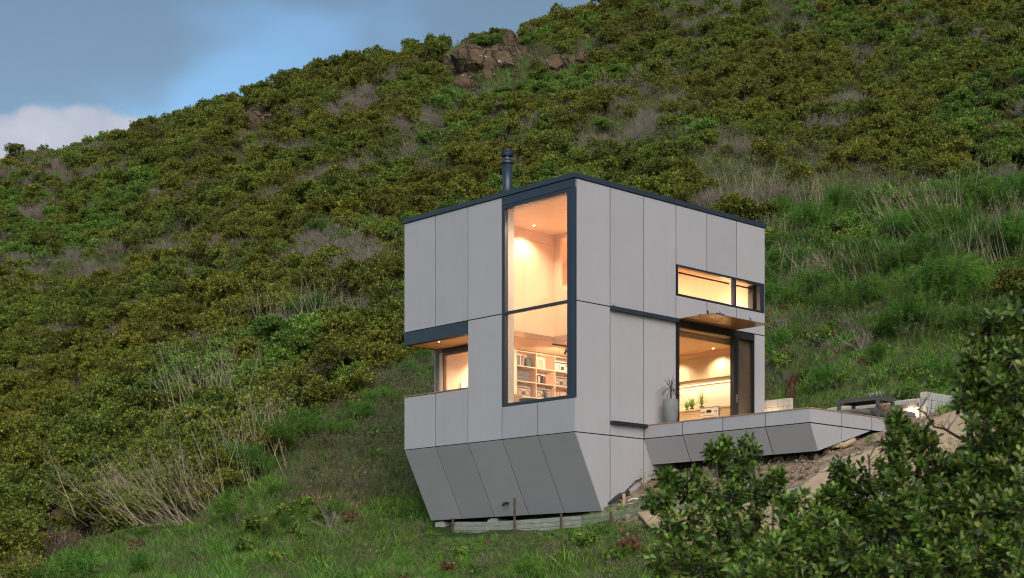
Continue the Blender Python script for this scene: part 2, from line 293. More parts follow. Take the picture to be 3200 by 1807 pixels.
def vnoise(x, y, s, seed=0):           # smooth value noise, numpy
    x = np.asarray(x) / s + seed * 17.3; y = np.asarray(y) / s + seed * 9.1
    xi = np.floor(x).astype(int); yi = np.floor(y).astype(int); fx = x - xi; fy = y - yi; fx = fx*fx*(3-2*fx); fy = fy*fy*(3-2*fy)
    def h(a, b): v = np.sin(a * 127.1 + b * 311.7 + seed * 74.7) * 43758.5453; return v - np.floor(v)
    return (h(xi, yi)*(1-fx) + h(xi+1, yi)*fx)*(1-fy) + (h(xi, yi+1)*(1-fx) + h(xi+1, yi+1)*fx)*fy
G_LOW = [(60,1850),(240,1700),(480,1640),(640,1600),(760,1545),(880,1400),(960,1330),(1060,1290),(1180,1190),(1265,1130),(1320,1090),(2420,1090),(2420,2200),(40,2200)]
G_LAWN = [(2360,1330),(2360,985),(2500,965),(2700,1010),(2900,1030),(3260,1010),(4000,960),(4000,1500),(3300,1480),(3100,1330)]
G_FEN = [(2360,990),(2360,740),(2560,640),(2850,580),(3260,600),(4000,640),(4000,980),(3260,1020),(2900,1040),(2700,1020),(2500,975)]
G_GAP = [(2100,520),(2280,440),(2540,480),(2800,540),(2930,590),(2600,650),(2420,740),(2330,730),(2250,640)]
G_STRIPS = [[(1770,440),(1950,335),(2170,250),(2130,320),(1900,470)], [(2940,285),(3210,262),(3210,312),(3010,318)], [(1160,165),(1330,190),(1480,130),(1460,170),(1330,215),(1170,190)],
            [(640,520),(900,420),(960,430),(700,560)], [(1220,430),(1420,330),(1440,350),(1260,470)], [(2550,330),(2800,210),(2840,230),(2600,370)]]
SOIL = [(1860,1640),(1900,1560),(2000,1460),(2560,1385),(2740,1330),(2900,1285),(2990,1300),(2960,1370),(2700,1440),(2520,1540),(2440,1590),(2100,1630)]
ROCKS = [(1415,150,1670,285), (1715,165,1840,225), (770,330,850,440), (1535,310,1600,350), (1365,385,1405,425), (1575,95,1630,150)]
def inrect(px, py, r, m=0): return (px > r[0]-m) & (px < r[2]+m) & (py > r[1]-m) & (py < r[3]+m)

gx = np.sinh(np.linspace(-5.6, 5.6, 430)); gx = gx / gx.max() * 420 + 4
gy = np.sinh(np.linspace(-4.6, 5.7, 470)); gy = gy / gy.max() * 430 + 38
X, Y = np.meshgrid(gx, gy); Z = tz(X, Y)
near = np.exp(-((X - 6) ** 2 + (Y - 38) ** 2) / 900)
Z = Z + (vnoise(X, Y, .9, 1) - .5) * .10 + (vnoise(X, Y, 3.3, 2) - .5) * .22 * (1 - near * .7) + (vnoise(X, Y, .35, 3) - .5) * .05
lx, ly = (X - X0) * cT + (Y - Y0) * sT, -(X - X0) * sT + (Y - Y0) * cT
Z = np.where((lx > 4.4) & (lx < 8.6) & (ly > -4) & (ly < 6.3), np.minimum(Z, 3.98), Z)
Z = np.where((lx > 1.2) & (lx < 4.8) & (ly > -4.6) & (ly < 6.), np.minimum(Z, tz(X, Y) - .02), Z)
me = bpy.data.meshes.new('hillside'); nyy, nxx = X.shape
idx = np.arange(nyy * nxx).reshape(nyy, nxx)
fq = np.stack([idx[:-1, :-1], idx[:-1, 1:], idx[1:, 1:], idx[1:, :-1]], -1).reshape(-1, 4)
me.vertices.add(nyy * nxx); me.vertices.foreach_set('co', np.stack([X, Y, Z], -1).astype(np.float32).ravel())
me.loops.add(fq.size); me.loops.foreach_set('vertex_index', fq.ravel().astype(np.int32)); me.polygons.add(len(fq)); me.polygons.foreach_set('loop_start', (np.arange(len(fq)) * 4).astype(np.int32))
me.polygons.foreach_set('use_smooth', np.ones(len(fq), bool)); me.update()
PX = np.where(Y > 5, 1600 + F * X / np.maximum(Y, 5), -9999); PY = np.where(Y > 5, H - F * Z / np.maximum(Y, 5), 0)
PX = PX + (vnoise(X, Y, 1.6, 51) - .5)*130 + (vnoise(X, Y, .5, 52) - .5)*50; PY = PY + (vnoise(X, Y, 1.3, 53) - .5)*60
cov = np.zeros((nyy, nxx, 4)); cov[..., 3] = 1
soil = inpoly(PX, PY, SOIL) & (Y < 50); grass = (inpoly(PX, PY, G_LOW) | inpoly(PX, PY, G_LAWN) | inpoly(PX, PY, G_FEN) | inpoly(PX, PY, G_GAP)) & ~soil
cov[..., 0] = soil; cov[..., 1] = grass
ca = me.color_attributes.new('cover', 'FLOAT_COLOR', 'POINT'); ca.data.foreach_set('color', cov.astype(np.float32).ravel())
m = bpy.data.materials.new('hill_ground'); m.use_nodes = True; t = m.node_tree; b = t.nodes['Principled BSDF']; b.inputs['Roughness'].default_value = .95; b.inputs['Specular IOR Level'].default_value = .1
at = N(t, 'ShaderNodeAttribute', attribute_name='cover'); sp = N(t, 'ShaderNodeSeparateColor'); L(t, at.outputs['Color'], sp.inputs[0])
g = N(t, 'ShaderNodeNewGeometry')
def nz(scale, det=5):
    n = N(t, 'ShaderNodeTexNoise'); n.inputs['Scale'].default_value = scale; n.inputs['Detail'].default_value = det; L(t, g.outputs['Position'], n.inputs[0]); return n.outputs[0]
def mixc(f, a, b_):
    x = N(t, 'ShaderNodeMix', data_type='RGBA'); L(t, f, x.inputs[0])
    for i, c in ((6, a), (7, b_)):
        if isinstance(c, tuple): x.inputs[i].default_value = (*c, 1)
        else: L(t, c, x.inputs[i])
    return x.outputs[2]
def ramp(f, a, b_):
    r = N(t, 'ShaderNodeMapRange'); r.inputs[1].default_value = a; r.inputs[2].default_value = b_; L(t, f, r.inputs[0]); return r.outputs[0]
scrubc = mixc(ramp(nz(.8), .4, .65), (.022, .022, .010), (.06, .045, .028))  # scrub ground colour darkened to deepen the shade between shrubs
grassc = mixc(ramp(nz(1.1), .4, .65), (.030, .065, .014), (.10, .10, .04))
soilc = mixc(ramp(nz(4.5, 8), .35, .68), (.24, .17, .115), (.42, .32, .225))
c = mixc(sp.outputs['Green'], scrubc, grassc); c = mixc(sp.outputs['Red'], c, soilc); L(t, c, b.inputs['Base Color'])
bn = N(t, 'ShaderNodeBump'); bn.inputs['Strength'].default_value = 1; bn.inputs['Distance'].default_value = .12; L(t, nz(7, 9), bn.inputs['Height']); L(t, bn.outputs[0], b.inputs['Normal'])
me.materials.append(m); hill = bpy.data.objects.new('hillside', me); COL.objects.link(hill); tag(hill, 'steep scrub covered hillside behind and around the house', kind='structure')
# ------------------------------------------------------------------ the house
ZK, ZM, ZT = 3.787, 6.75, 9.50            # kink line, mid joint, top of cladding
PW = 1.162; XR = 6 * PW; G = .012
house = thing('hillside_house', 'grey panel clad cube house with black trimmed lit windows and undercut base', 'house', (0, 0, 2.0))
def hp(mb, name, m, **k): return mb.build(name, m, house, **k)
def wall_cells(us, zs, holes):
    us = sorted(set(us)); zs = sorted(set(zs))
    for a, b in zip(us, us[1:]):
        run = None
        for c, d in zip(zs, zs[1:]):
            if any(h[0] - 1e-6 <= a and b <= h[1] + 1e-6 and h[2] - 1e-6 <= c and d <= h[3] + 1e-6 for h in holes):
                if run: yield (a, b, *run); run = None
            else: run = (run[0], d) if run else (c, d)
        if run: yield (a, b, *run)
def wall(mb, axis, c0, c1, u0, u1, z0, z1, holes):
    us = [u0, u1] + [v for h in holes for v in h[:2] if u0 < v < u1]; zs = [z0, z1] + [v for h in holes for v in h[2:] if z0 < v < z1]
    for a, b, c, d in wall_cells(us, zs, holes):
        mb.box(c0, c1, a, b, c, d) if axis == 'x' else mb.box(a, b, c0, c1, c, d)
    return mb
def panel(poly, n, d=.012): hp(MB().slab(poly, n, d), 'cladding_panel', M['panel'])
def prect(axis, c, u0, u1, z0, z1, sgn=1):
    u0 += G; u1 -= G; z0 += G; z1 -= G
    if axis == 'x': panel([(c, u0, z0), (c, u1, z0), (c, u1, z1), (c, u0, z1)], (sgn, 0, 0))
    else: panel([(u0, c, z0), (u1, c, z0), (u1, c, z1), (u0, c, z1)], (0, sgn, 0))
WIN = (.25, 2.30, 4.63, 9.21); LOG = (3.6, 5.99, 5.11, 6.42); DOOR = (3.61, 5.71, 4.1, 6.57); SIDE = (5.90, 6.54, 4.1, 6.70); CLR = (3.56, 6.86, 7.37, 8.03)
# left face
for i in (2, 3, 4): prect('x', 0, 1.2*i, 1.2*(i+1), ZM, ZT)
prect('x', 0, 2.4, 3.6, ZK, ZM)
for i in (3, 4): prect('x', 0, 1.2*i, 1.2*(i+1), ZK, 5.115)
for i in (0, 1): prect('x', 0, 1.2*i, 1.2*(i+1), ZK, 4.56)
dx, dz = .885, 1.745; ln_ = math.hypot(dx, dz)
for i in range(5):
    a, b = 1.2*i + G, 1.2*(i+1) - G
    panel([(.006, a, ZK-.012), (.006, b, ZK-.012), (dx, b, ZK-dz), (dx, a, ZK-dz)], (dz/ln_, 0, dx/ln_))
# right face
for i in (0, 1, 2): prect('y', 0, PW*i, PW*(i+1), ZM, ZT); prect('y', 0, PW*i, PW*(i+1), ZK if i < 2 else 3.9, ZM)
for i in (3, 4, 5): prect('y', 0, PW*i, PW*(i+1), 8.06, ZT); prect('y', 0, PW*i, PW*(i+1), ZM, 7.33)
prect('y', 0, 6.54, XR, 3.9, ZM)
panel([(.012, 0, ZK-G), (PW-G, 0, ZK-G), (PW-G, 0, 1.7), (1.05, 0, 1.7), (dx+.005, 0, ZK-dz)], (0, 1, 0))
panel([(PW+G, 0, ZK-G), (2*PW-G, 0, ZK-G), (2*PW-G, 0, 1.9), (PW+G, 0, 1.7)], (0, 1, 0))
panel([(2*PW+G, 0, ZK-G), (3*PW, 0, ZK-G), (3*PW, 0, 2.6), (2*PW+G, 0, 2.2)], (0, 1, 0))
# far faces
for i in range(6):
    prect('y', 6.0, PW*i, PW*(i+1), ZM, ZT, -1)
    prect('y', 6.0, PW*i, PW*(i+1), ZK, ZM if i else 5.115, -1)
for i in range(5): prect('x', XR, 1.2*i, 1.2*(i+1), ZM, ZT, -1); prect('x', XR, 1.2*i, 1.2*(i+1), ZK, ZM, -1)
# membrane behind the joints
mb = MB()
wall(mb, 'x', .03, .10, .03, 5.97, ZK, ZT, [(.02, 2.4, 4.56, 9.49), (3.6, 5.97, 5.09, ZM)])
wall(mb, 'y', .03, .10, .10, XR-.1, ZK, ZT, [(3.5, 6.54, 3.9, ZM-.02), (3.51, 6.93, 7.34, 8.05)])
wall(mb, 'y', 5.90, 5.97, .10, XR-.1, ZK, ZT, [(.1, 1.0, 5.09, ZM)])
wall(mb, 'x', XR-.10, XR-.03, .03, 5.97, ZK, ZT, [])
mb.slab([(.035, .03, ZK-.012), (dx+.05, .03, ZK-dz+.02), (3.3, .03, ZK-dz+.02), (3.3, .03, ZK-.012)], (0, 1, 0), 5.94)
hp(mb, 'membrane', M['backing'])
# roof
mb = MB(); mb.box(.05, XR-.05, .05, 5.95, 9.36, 9.49); hp(mb, 'roof', M['metal'])
for nm, b in (('w', (-.03, .12, -.03, 6.03)), ('s', (.12, XR+.03, -.03, .12)), ('e', (XR-.12, XR+.03, .12, 6.03)), ('n', (.12, XR-.12, 5.88, 6.03))):
    hp(MB().box(b[0], b[1], b[2], b[3], 9.505, 9.615), 'parapet_cap', M['metal'], bevel=.004)
# lining: thick pale reveals round every opening
hp(wall(MB(), 'x', .11, .30, .11, 3.60, 4.1, 9.35, [WIN]), 'inner_wall', M['lining'])
hp(wall(MB(), 'x', .11, .30, 3.60, 5.89, 6.6, 9.35, []), 'inner_wall', M['ply'])
hp(wall(MB(), 'y', .11, .30, .30, 6.66, 4.1, 9.35, [DOOR, (5.71, 6.66, 4.1, 6.74), CLR]), 'inner_wall', M['ply'])
hp(MB().box(1.0, 6.66, 5.70, 5.89, 4.1, 6.55).box(.30, 6.66, 5.70, 5.89, 6.7, 9.35), 'inner_wall', M['ply'])
hp(MB().box(6.66, 6.86, .30, 5.89, 4.1, 9.35), 'inner_wall', M['ply'])
hp(MB().box(.11, 6.86, .11, 5.89, 3.95, 4.10), 'floor', M['ply2'])
# ceilings and mezzanine
hp(MB().box(.30, 6.66, .30, 5.70, 9.28, 9.35), 'ceiling', M['ply'])
mb = MB(); mb.box(2.97, 6.66, .30, 5.70, 6.56, 6.70); mb.box(.30, 2.97, 3.62, 5.70, 6.56, 6.70); hp(mb, 'mezzanine_floor', M['ply2'])
hp(MB().box(3.3, 6.66, .305, 3.3, 6.43, 6.555), 'kitchen_ceiling', M['ply2'])
for a, b, c, d in ((.30, 1.06, 6.56, 9.02), (1.066, 1.90, 6.56, 9.02), (1.906, 2.97, 6.56, 9.02), (.30, 1.06, 9.026, 9.28), (1.066, 1.90, 9.026, 9.28), (1.906, 2.97, 9.026, 9.28)):
    hp(MB().box(a, b, 3.62, 3.635, c, d), 'ply_panel', M['ply'])
hp(MB().box(.30, 2.99, 3.64, 3.70, 6.71, 9.28), 'void_wall', M['ply'])
mb = wall(MB(), 'x', 2.97, 3.05, .30, 3.615, 6.71, 9.28, [(.30, 3.40, 7.96, 9.16)]); mb.box(2.97, 2.985, .3, 3.615, 6.56, 6.705); hp(mb, 'void_wall', M['ply'])
# big window
mt = M['alu']
wf = hp(MB().box(0, .10, 2.30, 2.40, 4.63, 9.297).box(0, .10, .13, .25, 4.63, 9.297).box(0, .10, .13, 2.40, 4.555, 4.63).box(0, .10, .25, 2.30, 9.21, 9.297).box(.012, .09, .25, 2.30, 6.72, 6.79), 'window_frame', mt, bevel=.004)
hp(MB().box(-.002, .10, .0, 2.39, 9.305, 9.495), 'window_header', M['metal'])
hp(MB().box(-.004, .05, -.004, .12, 4.56, 9.297), 'corner_trim', M['metal'])
hp(MB().box(.05, .058, .25, 2.30, 6.79, 9.21), 'window_pane', M['glass']); hp(MB().box(.05, .058, .25, 2.30, 4.63, 6.72), 'window_pane', M['glass'])
# balcony cut into the far corner
hp(MB().box(-.002, .12, 3.612, 6.0, 6.425, 6.742).box(.12, 1.05, 5.90, 6.002, 6.425, 6.742), 'balcony_header', M['metal'])
hp(MB().box(.12, 1.04, 3.45, 5.90, 6.435, 6.56).box(.03, 1.2, 3.612, 5.98, 6.425, 6.434), 'balcony_soffit', M['ply2'])
hp(MB().box(-.012, .13, 3.61, 6.012, 5.122, 5.142).box(.13, 1.0, 5.88, 6.012, 5.122, 5.142), 'balcony_capping', M['cedar'])
hp(MB().box(.105, 1.0, 3.46, 3.60, 4.1, 6.43), 'balcony_wall', M['panel'])
fr_ = hp(MB().box(1.0, 1.14, 5.80, 5.90, 4.1, 6.42).box(1.0, 1.14, 3.60, 5.80, 6.32, 6.42).box(1.0, 1.10, 3.6, 3.72, 4.1, 6.32), 'balcony_door', mt)
MB().box(1.04, 1.12, 5.66, 5.78, 4.1, 6.31).box(1.04, 1.12, 3.73, 5.66, 6.25, 6.31).box(1.04, 1.12, 3.73, 5.66, 4.1, 4.16).build('door_frame', M['bronze'], fr_)
MB().box(1.07, 1.078, 3.73, 5.66, 4.16, 6.25).build('door_pane', M['glass'], fr_)
hp(MB().box(1.0, 1.14, 5.905, 5.99, 4.1, 6.42), 'corner_post', M['panel'])
# kitchen door opening
dr = hp(MB().box(3.50, 3.61, -.006, .11, 4.1, 6.745).box(3.61, 6.54, .0, .12, 6.57, 6.742).box(5.71, 5.89, .0, .12, 4.1, 6.57), 'kitchen_door', M['black'])
MB().box(3.61, 5.71, .06, .068, 4.12, 6.57).build('door_pane', M['glass'], dr)
MB().box(5.89, 6.20, .10, .13, 4.1, 6.57).box(6.20, 6.54, .14, .17, 4.1, 6.57).build('sliding_panel', M['bronze'], dr)
MB().box(5.80, 5.83, -.03, .0, 4.95, 5.15).build('door_handle', M['steel'], dr)
# clerestory strip window
cl = hp(MB().box(3.51, 3.56, -.01, .10, 7.335, 8.055).box(3.56, 6.93, -.01, .10, 8.02, 8.055).box(3.56, 6.93, -.01, .10, 7.335, 7.37).box(5.72, 5.79, -.01, .10, 7.37, 8.02).box(6.76, 6.93, -.01, .10, 7.37, 8.02), 'strip_window', mt)
MB().box(3.56, 5.72, .04, .048, 7.37, 8.02).build('window_pane', M['glass'], cl); MB().box(5.79, 6.76, .04, .048, 7.37, 8.02).build('window_pane', M['glass'], cl)
MB().tube([(3.60, .16, 7.93), (5.70, .16, 7.93)], .022, 8).build('blind_roller', M['sandpot'], cl, smooth=True); MB().tube([(5.82, .16, 7.93), (6.70, .16, 7.93)], .022, 8).build('blind_roller', M['sandpot'], cl, smooth=True)
MB().tube([(6.66, .15, 7.92), (6.65, .15, 7.70), (6.68, .15, 7.56), (6.71, .15, 7.7), (6.69, .15, 7.92)], .004, 4).build('blind_cord', M['black'], cl)
# shutter rails and folded-up canopy
hp(MB().box(PW, 3.50, -.11, -.002, 6.665, 6.685).box(PW, 3.50, -.11, -.09, 6.685, 6.75).box(PW, 3.50, -.03, -.002, 6.685, 6.76).box(PW-.004, PW+.03, -.115, -.001, 6.66, 6.765), 'shutter_rail', M['metal'])
hp(MB().box(PW, 2.42, -.12, -.002, 4.045, 4.12), 'shutter_rail', M['black'], bevel=.006)
cp = hp(MB().box(3.52, 5.72, -1.07, -.012, 6.748, 6.762), 'canopy', M['canopy'])
for b_ in ((3.75, 4.05, -.50, -.49, 6.765, 6.84), (4.0, 4.3, -.82, -.81, 6.765, 6.86), (3.9, 3.96, -.62, -.612, 6.765, 6.93)): MB().box(*b_).build('bracket', M['black'], cp)
MB().add([(4.08, -.86, 6.80), (4.17, -.86, 6.765), (4.15, -.86, 6.86), (4.06, -.86, 6.90)], [(0, 1, 2, 3)]).build('tape_tag', M['tapeblue'], cp); MB().add([(5.05, -1.0, 6.765), (5.13, -1.0, 6.765), (5.11, -1.0, 6.84), (5.03, -1.0, 6.86)], [(0, 1, 2, 3)]).build('tape_tag', M['tapeblue'], cp)
# flue
fl = hp(MB().lathe((1.0, 3.27, 9.45), [(.125, 0), (.125, 1.22)]), 'flue', M['metal'], smooth=False)
fl.data.polygons.foreach_set('use_smooth', [len(p.vertices) == 4 for p in fl.data.polygons])
MB().lathe((1.0, 3.27, 10.64), [(.13, 0), (.155, .03), (.155, .07), (.10, .12), (.085, .20)]).build('flue_collar', M['metal'], fl)
MB().lathe((1.0, 3.27, 10.82), [(.085, 0), (.15, .03)] + [(.158 if k % 2 else .148, .04 + .022*k) for k in range(7)] + [(.10, .19)]).build('flue_cap', M['metal'], fl)
MB().lathe((1.0, 3.27, 9.49), [(.20, 0), (.16, .05), (.13, .07)]).build('flue_flashing', M['metal'], fl)
hp(MB().tube([(.72, 2.95, 2.34), (.60, 2.95, 2.33), (.555, 2.95, 2.28)], .035, 10), 'drain_spout', M['black'])

# ------------------------------------------------------------------ deck
deck = thing('deck', 'raised terrace deck with grey panel fascia and thin cedar edge, right of the house', 'deck', (2.33, -4.72, 3.2))
DY = [0, -1.18, -2.35, -3.53, -4.72]
def dp(poly, n): MB().slab(poly, n, .012).build('fascia_panel', M['panel'], deck)
for a, b in zip(DY, DY[1:]):
    a, b = a - G, b + G
    dp([(2.33, b, ZK+G), (2.33, a, ZK+G), (2.33, a, 4.095), (2.33, b, 4.095)], (1, 0, 0))
    dp([(2.335, b, ZK-G), (2.335, a, ZK-G), (2.62, a, 3.20), (2.62, b, 3.20)], (.9, 0, .43))
for a, b in ((2.33, 3.49), (3.49, 4.65), (4.65, 5.81), (5.81, 6.6)):
    a, b = a + G, b - G; dp([(a, -4.72, ZK+G), (b, -4.72, ZK+G), (b, -4.72, 4.095), (a, -4.72, 4.095)], (0, 1, 0))
dp([(2.345, -4.72, ZK-G), (3.48, -4.72, ZK-G), (3.48, -4.72, 3.455), (2.625, -4.72, 3.205)], (0, 1, 0))
dp([(3.50, -4.72, ZK-G), (4.60, -4.72, ZK-G), (3.50, -4.72, 3.46)], (0, 1, 0))
MB().box(2.315, 2.40, -4.735, -.13, 4.097, 4.115).box(2.40, 6.6, -4.735, -4.66, 4.097, 4.115).build('edge_board', M['cedar'], deck)
MB().box(2.37, 6.55, -4.68, -.02, 3.80, 4.06).slab([(2.37, -4.68, 3.78), (2.68, -4.68, 3.22), (2.9, -4.68, 3.3), (4.5, -4.68, 3.78)], (0, 1, 0), 4.6).build('deck_frame', M['backing'], deck)
mb = MB()
for k in range(42):
    x0 = 2.405 + .142*k; mb.box(x0, x0+.136, -4.655 if x0 < 6.4 else -3.5, -.005 if x0 < 6.9 else 5.9, 4.065, 4.096)
mb.build('deck_boards', M['deckwood'], deck)['kind'] = 'stuff'
# ------------------------------------------------------------------ lamps: seen lit, or added out of view where noted
WARM = (1.0, .725, .48)
def spotlamp(label, pos, power, to=None, size=110, disc=True, r=.026, col=WARM, blend=.7):
    t = thing('ceiling_downlight', label, 'light', pos)
    if disc:
        MB().lathe(pos, [(r, -.004), (r, .0)], 16).build('lamp_face', M['lamp'], t); MB().lathe(pos, [(r*1.5, -.003), (r*1.5, .001)], 16).build('trim_ring', M['white'], t)
    l = bpy.data.lights.new('lamp', 'SPOT'); l.energy = power * 2.6; l.spot_size = math.radians(size); l.spot_blend = blend; l.shadow_soft_size = .05; l.color = col
    o = bpy.data.objects.new('lamp', l); COL.objects.link(o); o.location = W(pos[0], pos[1], pos[2] - .03)
    d = (W(*to) - o.location) if to else Vector((0, 0, -1)); o.rotation_euler = d.to_track_quat('-Z', 'Y').to_euler()
    return t
def ambient(pos, power, r=.12, col=WARM, name='lamp'):
    l = bpy.data.lights.new(name, 'POINT'); l.energy = power; l.shadow_soft_size = r; l.color = col
    o = bpy.data.objects.new(name, l); COL.objects.link(o); o.location = W(*pos)
spotlamp('round downlight in the ceiling of the tall void, nearest the ply wall', (1.83, 3.19, 9.279), 44, size=140)
spotlamp('added unseen downlight in the void ceiling close to the big window', (1.1, 1.1, 9.279), 68, size=165)  # added out of view as ambient fill for the void
spotlamp('added unseen downlight in the void ceiling near the house corner', (2.4, 1.3, 9.279), 60, size=165)  # second unseen fill lamp, added to brighten the void evenly
spotlamp('downlight in the low ceiling washing the wall with the framed print', (2.2, 5.3, 6.559), 55)
spotlamp('added hidden downlight in the low ceiling behind the balcony door', (1.6, 4.5, 6.559), 60, size=140)  # added lamp, kept behind the cladding column to brighten the living room
spotlamp('downlight in the kitchen ceiling above the stove', (5.98, .88, 6.429), 34, size=130)
spotlamp('downlight in the kitchen ceiling above the potted herbs', (5.9, 2.3, 6.429), 34, size=130)
spotlamp('downlight in the kitchen ceiling just inside the glass door', (4.9, 1.2, 6.429), 34, size=150)
spotlamp('small downlight in the wooden balcony soffit', (.22, 4.92, 6.424), 7, size=150, r=.022)
spotlamp('downlight in the bedroom ceiling behind the strip window', (4.7, 1.8, 9.279), 110, size=160)
spotlamp('downlight in the bedroom ceiling at the far end of the strip window', (5.6, 3.9, 9.279), 110, size=160)
# bedside lamp seen through the small pane
t = thing('bedside_lamp', 'small glowing wall lamp low behind the right pane of the strip window', 'lamp', (6.35, .62, 7.36))
MB().lathe((6.35, .62, 7.36), [(.05, 0), (.06, .05), (.055, .12), (.03, .15)], 16).build('lamp_shade', M['lamp'], t); MB().box(6.31, 6.39, .58, .66, 7.30, 7.358).build('lamp_base', M['black'], t)
ambient((6.35, .80, 7.6), 8, .05)
# track with spot heads
def track(label, a, b, heads):
    t = thing('track_light', label, 'light', a); MB().box(min(a[0], b[0])-.012, max(a[0], b[0])+.012, min(a[1], b[1])-.012, max(a[1], b[1])+.012, a[2]-.03, a[2]).build('track', M['black'], t)
    for h, d in heads:
        p = Vector(h); q = p + Vector(d).normalized()*.11; MB().tube([p + Vector((0, 0, .07)), p], .008, 6).tube([p, q], .035, 10).build('spot_head', M['black'], t)
track('short black track light before the bookshelf, one seen head and two added', (3.05, 3.75, 6.555), (5.6, 3.75, 6.555), [((3.55, 3.75, 6.44), (.2, .6, -.6)), ((4.5, 3.75, 6.44), (-.2, .6, -.5)), ((5.3, 3.75, 6.44), (-.2, .3, -.6))])  # track runs on out of view, its two further heads added for light
def headlight(p, to, power, size=120):
    l = bpy.data.lights.new('lamp', 'SPOT'); l.energy = power; l.spot_size = math.radians(size); l.spot_blend = .8; l.shadow_soft_size = .03; l.color = WARM
    o = bpy.data.objects.new('lamp', l); COL.objects.link(o); o.location = W(*p); o.rotation_euler = (W(*to) - W(*p)).to_track_quat('-Z', 'Y').to_euler()
headlight((3.60, 3.86, 6.34), (3.7, 5.1, 5.8), 60, 140); headlight((4.46, 3.88, 6.35), (4.3, 5.1, 5.8), 65, 150); headlight((5.28, 3.8, 6.33), (4.2, 3.0, 4.2), 90, 150)  # last two lamps belong to the added, hidden heads
track('black track light bar under the kitchen ceiling', (4.75, 1.75, 6.427), (5.35, 1.75, 6.427), [])

# ------------------------------------------------------------------ bookshelf and what stands on it
bs = thing('bookshelf', 'built in birch ply bookshelf filling the back wall behind the big window', 'bookshelf', (2.98, 5.0, 4.1))
for i, x in enumerate((2.98, 3.69, 4.40, 5.11)): MB().box(x-.009, x+.009, 5.0, 5.34, 4.1, 6.545).build('upright', M['ply'], bs)
for z in (4.15, 4.55, 4.95, 5.348, 5.745, 6.14, 6.53):
    for i in range(3): x = 2.98 + .71*i + .01; MB().box(x, x+.69, 5.004, 5.34, z-.018, z).build('shelf', M['ply'], bs)
MB().box(2.98, 5.12, 5.345, 5.36, 4.1, 6.55).build('back_panel', M['ply'], bs)
hp(MB().box(5.13, 6.655, 5.0, 5.36, 4.1, 6.555).box(2.60, 2.965, 5.0, 5.36, 4.1, 6.555), 'ply_panel', M['ply'])
def book(x, z, w, h, m, label, g, y=5.04):
    t = thing('book', label, 'book', (x, y, z), g); MB().box(x, x+w, y, y+.20, z, z+.004).box(x, x+w, y, y+.20, z+h-.004, z+h).box(x, x+w, y, y+.004, z+.004, z+h-.004).build('cover', m, t) if 0 else None
    MB().box(x, x+.004, y, y+.19, z, z+h).box(x+w-.004, x+w, y, y+.19, z, z+h).box(x+.004, x+w-.004, y, y+.006, z, z+h).build('cover', m, t)
    MB().box(x+.005, x+w-.005, y+.007, y+.18, z+.004, z+h-.005).build('pages', M['paper'], t)
for k, (w, h, m) in enumerate([(.045, .27, 'book1'), (.05, .26, 'book1'), (.03, .27, 'book3'), (.05, .25, 'book1'), (.06, .27, 'book2')]):
    book(3.03 + sum([.05, .055, .035, .055][:k]), 6.142, w, h, M[m], 'tall book in the dark row on the top left shelf', 'books on the top left shelf')
x = 3.71
for k in range(11):
    w = random.choice([.02, .028, .035]); h = random.uniform(.17, .25); book(x, 5.747, w, h, M[random.choice(['book1', 'book2', 'book3', 'book3'])], 'book standing in the row on the middle shelf', 'books on the middle shelf'); x += w + .006 + (.05 if k == 6 else 0)
x = 4.43
for k in range(12):
    w = random.choice([.02, .03, .035]); h = random.uniform(.19, .26); book(x, 5.35, w, h, M[random.choice(['book3', 'book2', 'book3', 'book3'])], 'pale book in the row on the lower right shelf', 'books on the lower right shelf'); x += w + .006
def sleeve(x, z, w, h, label, dark):
    t = thing('framed_picture', label, 'picture', (x, 5.1, z)); MB().slab([(x, 5.10, z), (x+w, 5.10, z), (x+w, 5.16, z+h), (x, 5.16, z+h)], (0, 1, .2), .012).build('frame', M['book1'] if dark else M['paper'], t)
    a = w*.12; MB().slab([(x+a, 5.102, z+a), (x+w-a, 5.102, z+a), (x+w-a, 5.152, z+h-a), (x+a, 5.152, z+h-a)], (0, -1, 0), .004).build('print', M['ink'] if dark else M['beige'], t)
sleeve(3.44, 6.142, .21, .26, 'small dark framed picture leaning on the top left shelf', True); sleeve(3.86, 6.142, .26, .30, 'pale picture leaning alone on the bright top middle shelf', False)
def radio(x, z, w, h, label, m):
    y = 5.05; t = thing('radio', label, 'radio', (x, y, z)); MB().box(x, x+w, y, y+.13, z, z+h).build('body', m, t, bevel=.008)
    for c in (x+w*.21, x+w*.79):
        mb = MB(); r = h*.28; b = len(mb.v); n = 18
        mb.v += [(c + r*math.cos(2*math.pi*k/n), y-.004, z+h*.36 + r*math.sin(2*math.pi*k/n)) for k in range(n)] + [(c, y+.012, z+h*.36)]; mb.f += [(k, (k+1) % n, n) for k in range(n)]
        mb.build('speaker', M['speaker'], t)
    MB().box(x+w*.40, x+w*.60, y-.006, y-.001, z+h*.15, z+h*.5).box(x+.02, x+w-.02, y-.006, y-.001, z+h*.78, z+h*.9).build('dial', M['speaker'], t)
    mb = MB()
    for k in range(6): mb.box(x+w*(.1+.15*k), x+w*(.1+.15*k)+.02, y-.012, y-.001, z+h*.66, z+h*.72)
    mb.build('knobs', M['steel'], t); MB().tube([(x+.03, y+.06, z+h), (x+.03, y+.06, z+h+.04), (x+w-.03, y+.06, z+h+.04), (x+w-.03, y+.06, z+h)], .006, 6).build('handle', M['steel'], t)
radio(4.43, 6.142, .58, .27, 'cream portable radio on the top right shelf', M['paper']); radio(4.43, 5.747, .50, .26, 'silver portable radio with big speakers on the shelf above the pale books', M['radio'])
radio(3.02, 5.35, .50, .27, 'silver portable radio on the lower left shelf', M['radio']); radio(3.74, 5.35, .52, .27, 'portable radio on the lower middle shelf behind the blue chair', M['radio'])
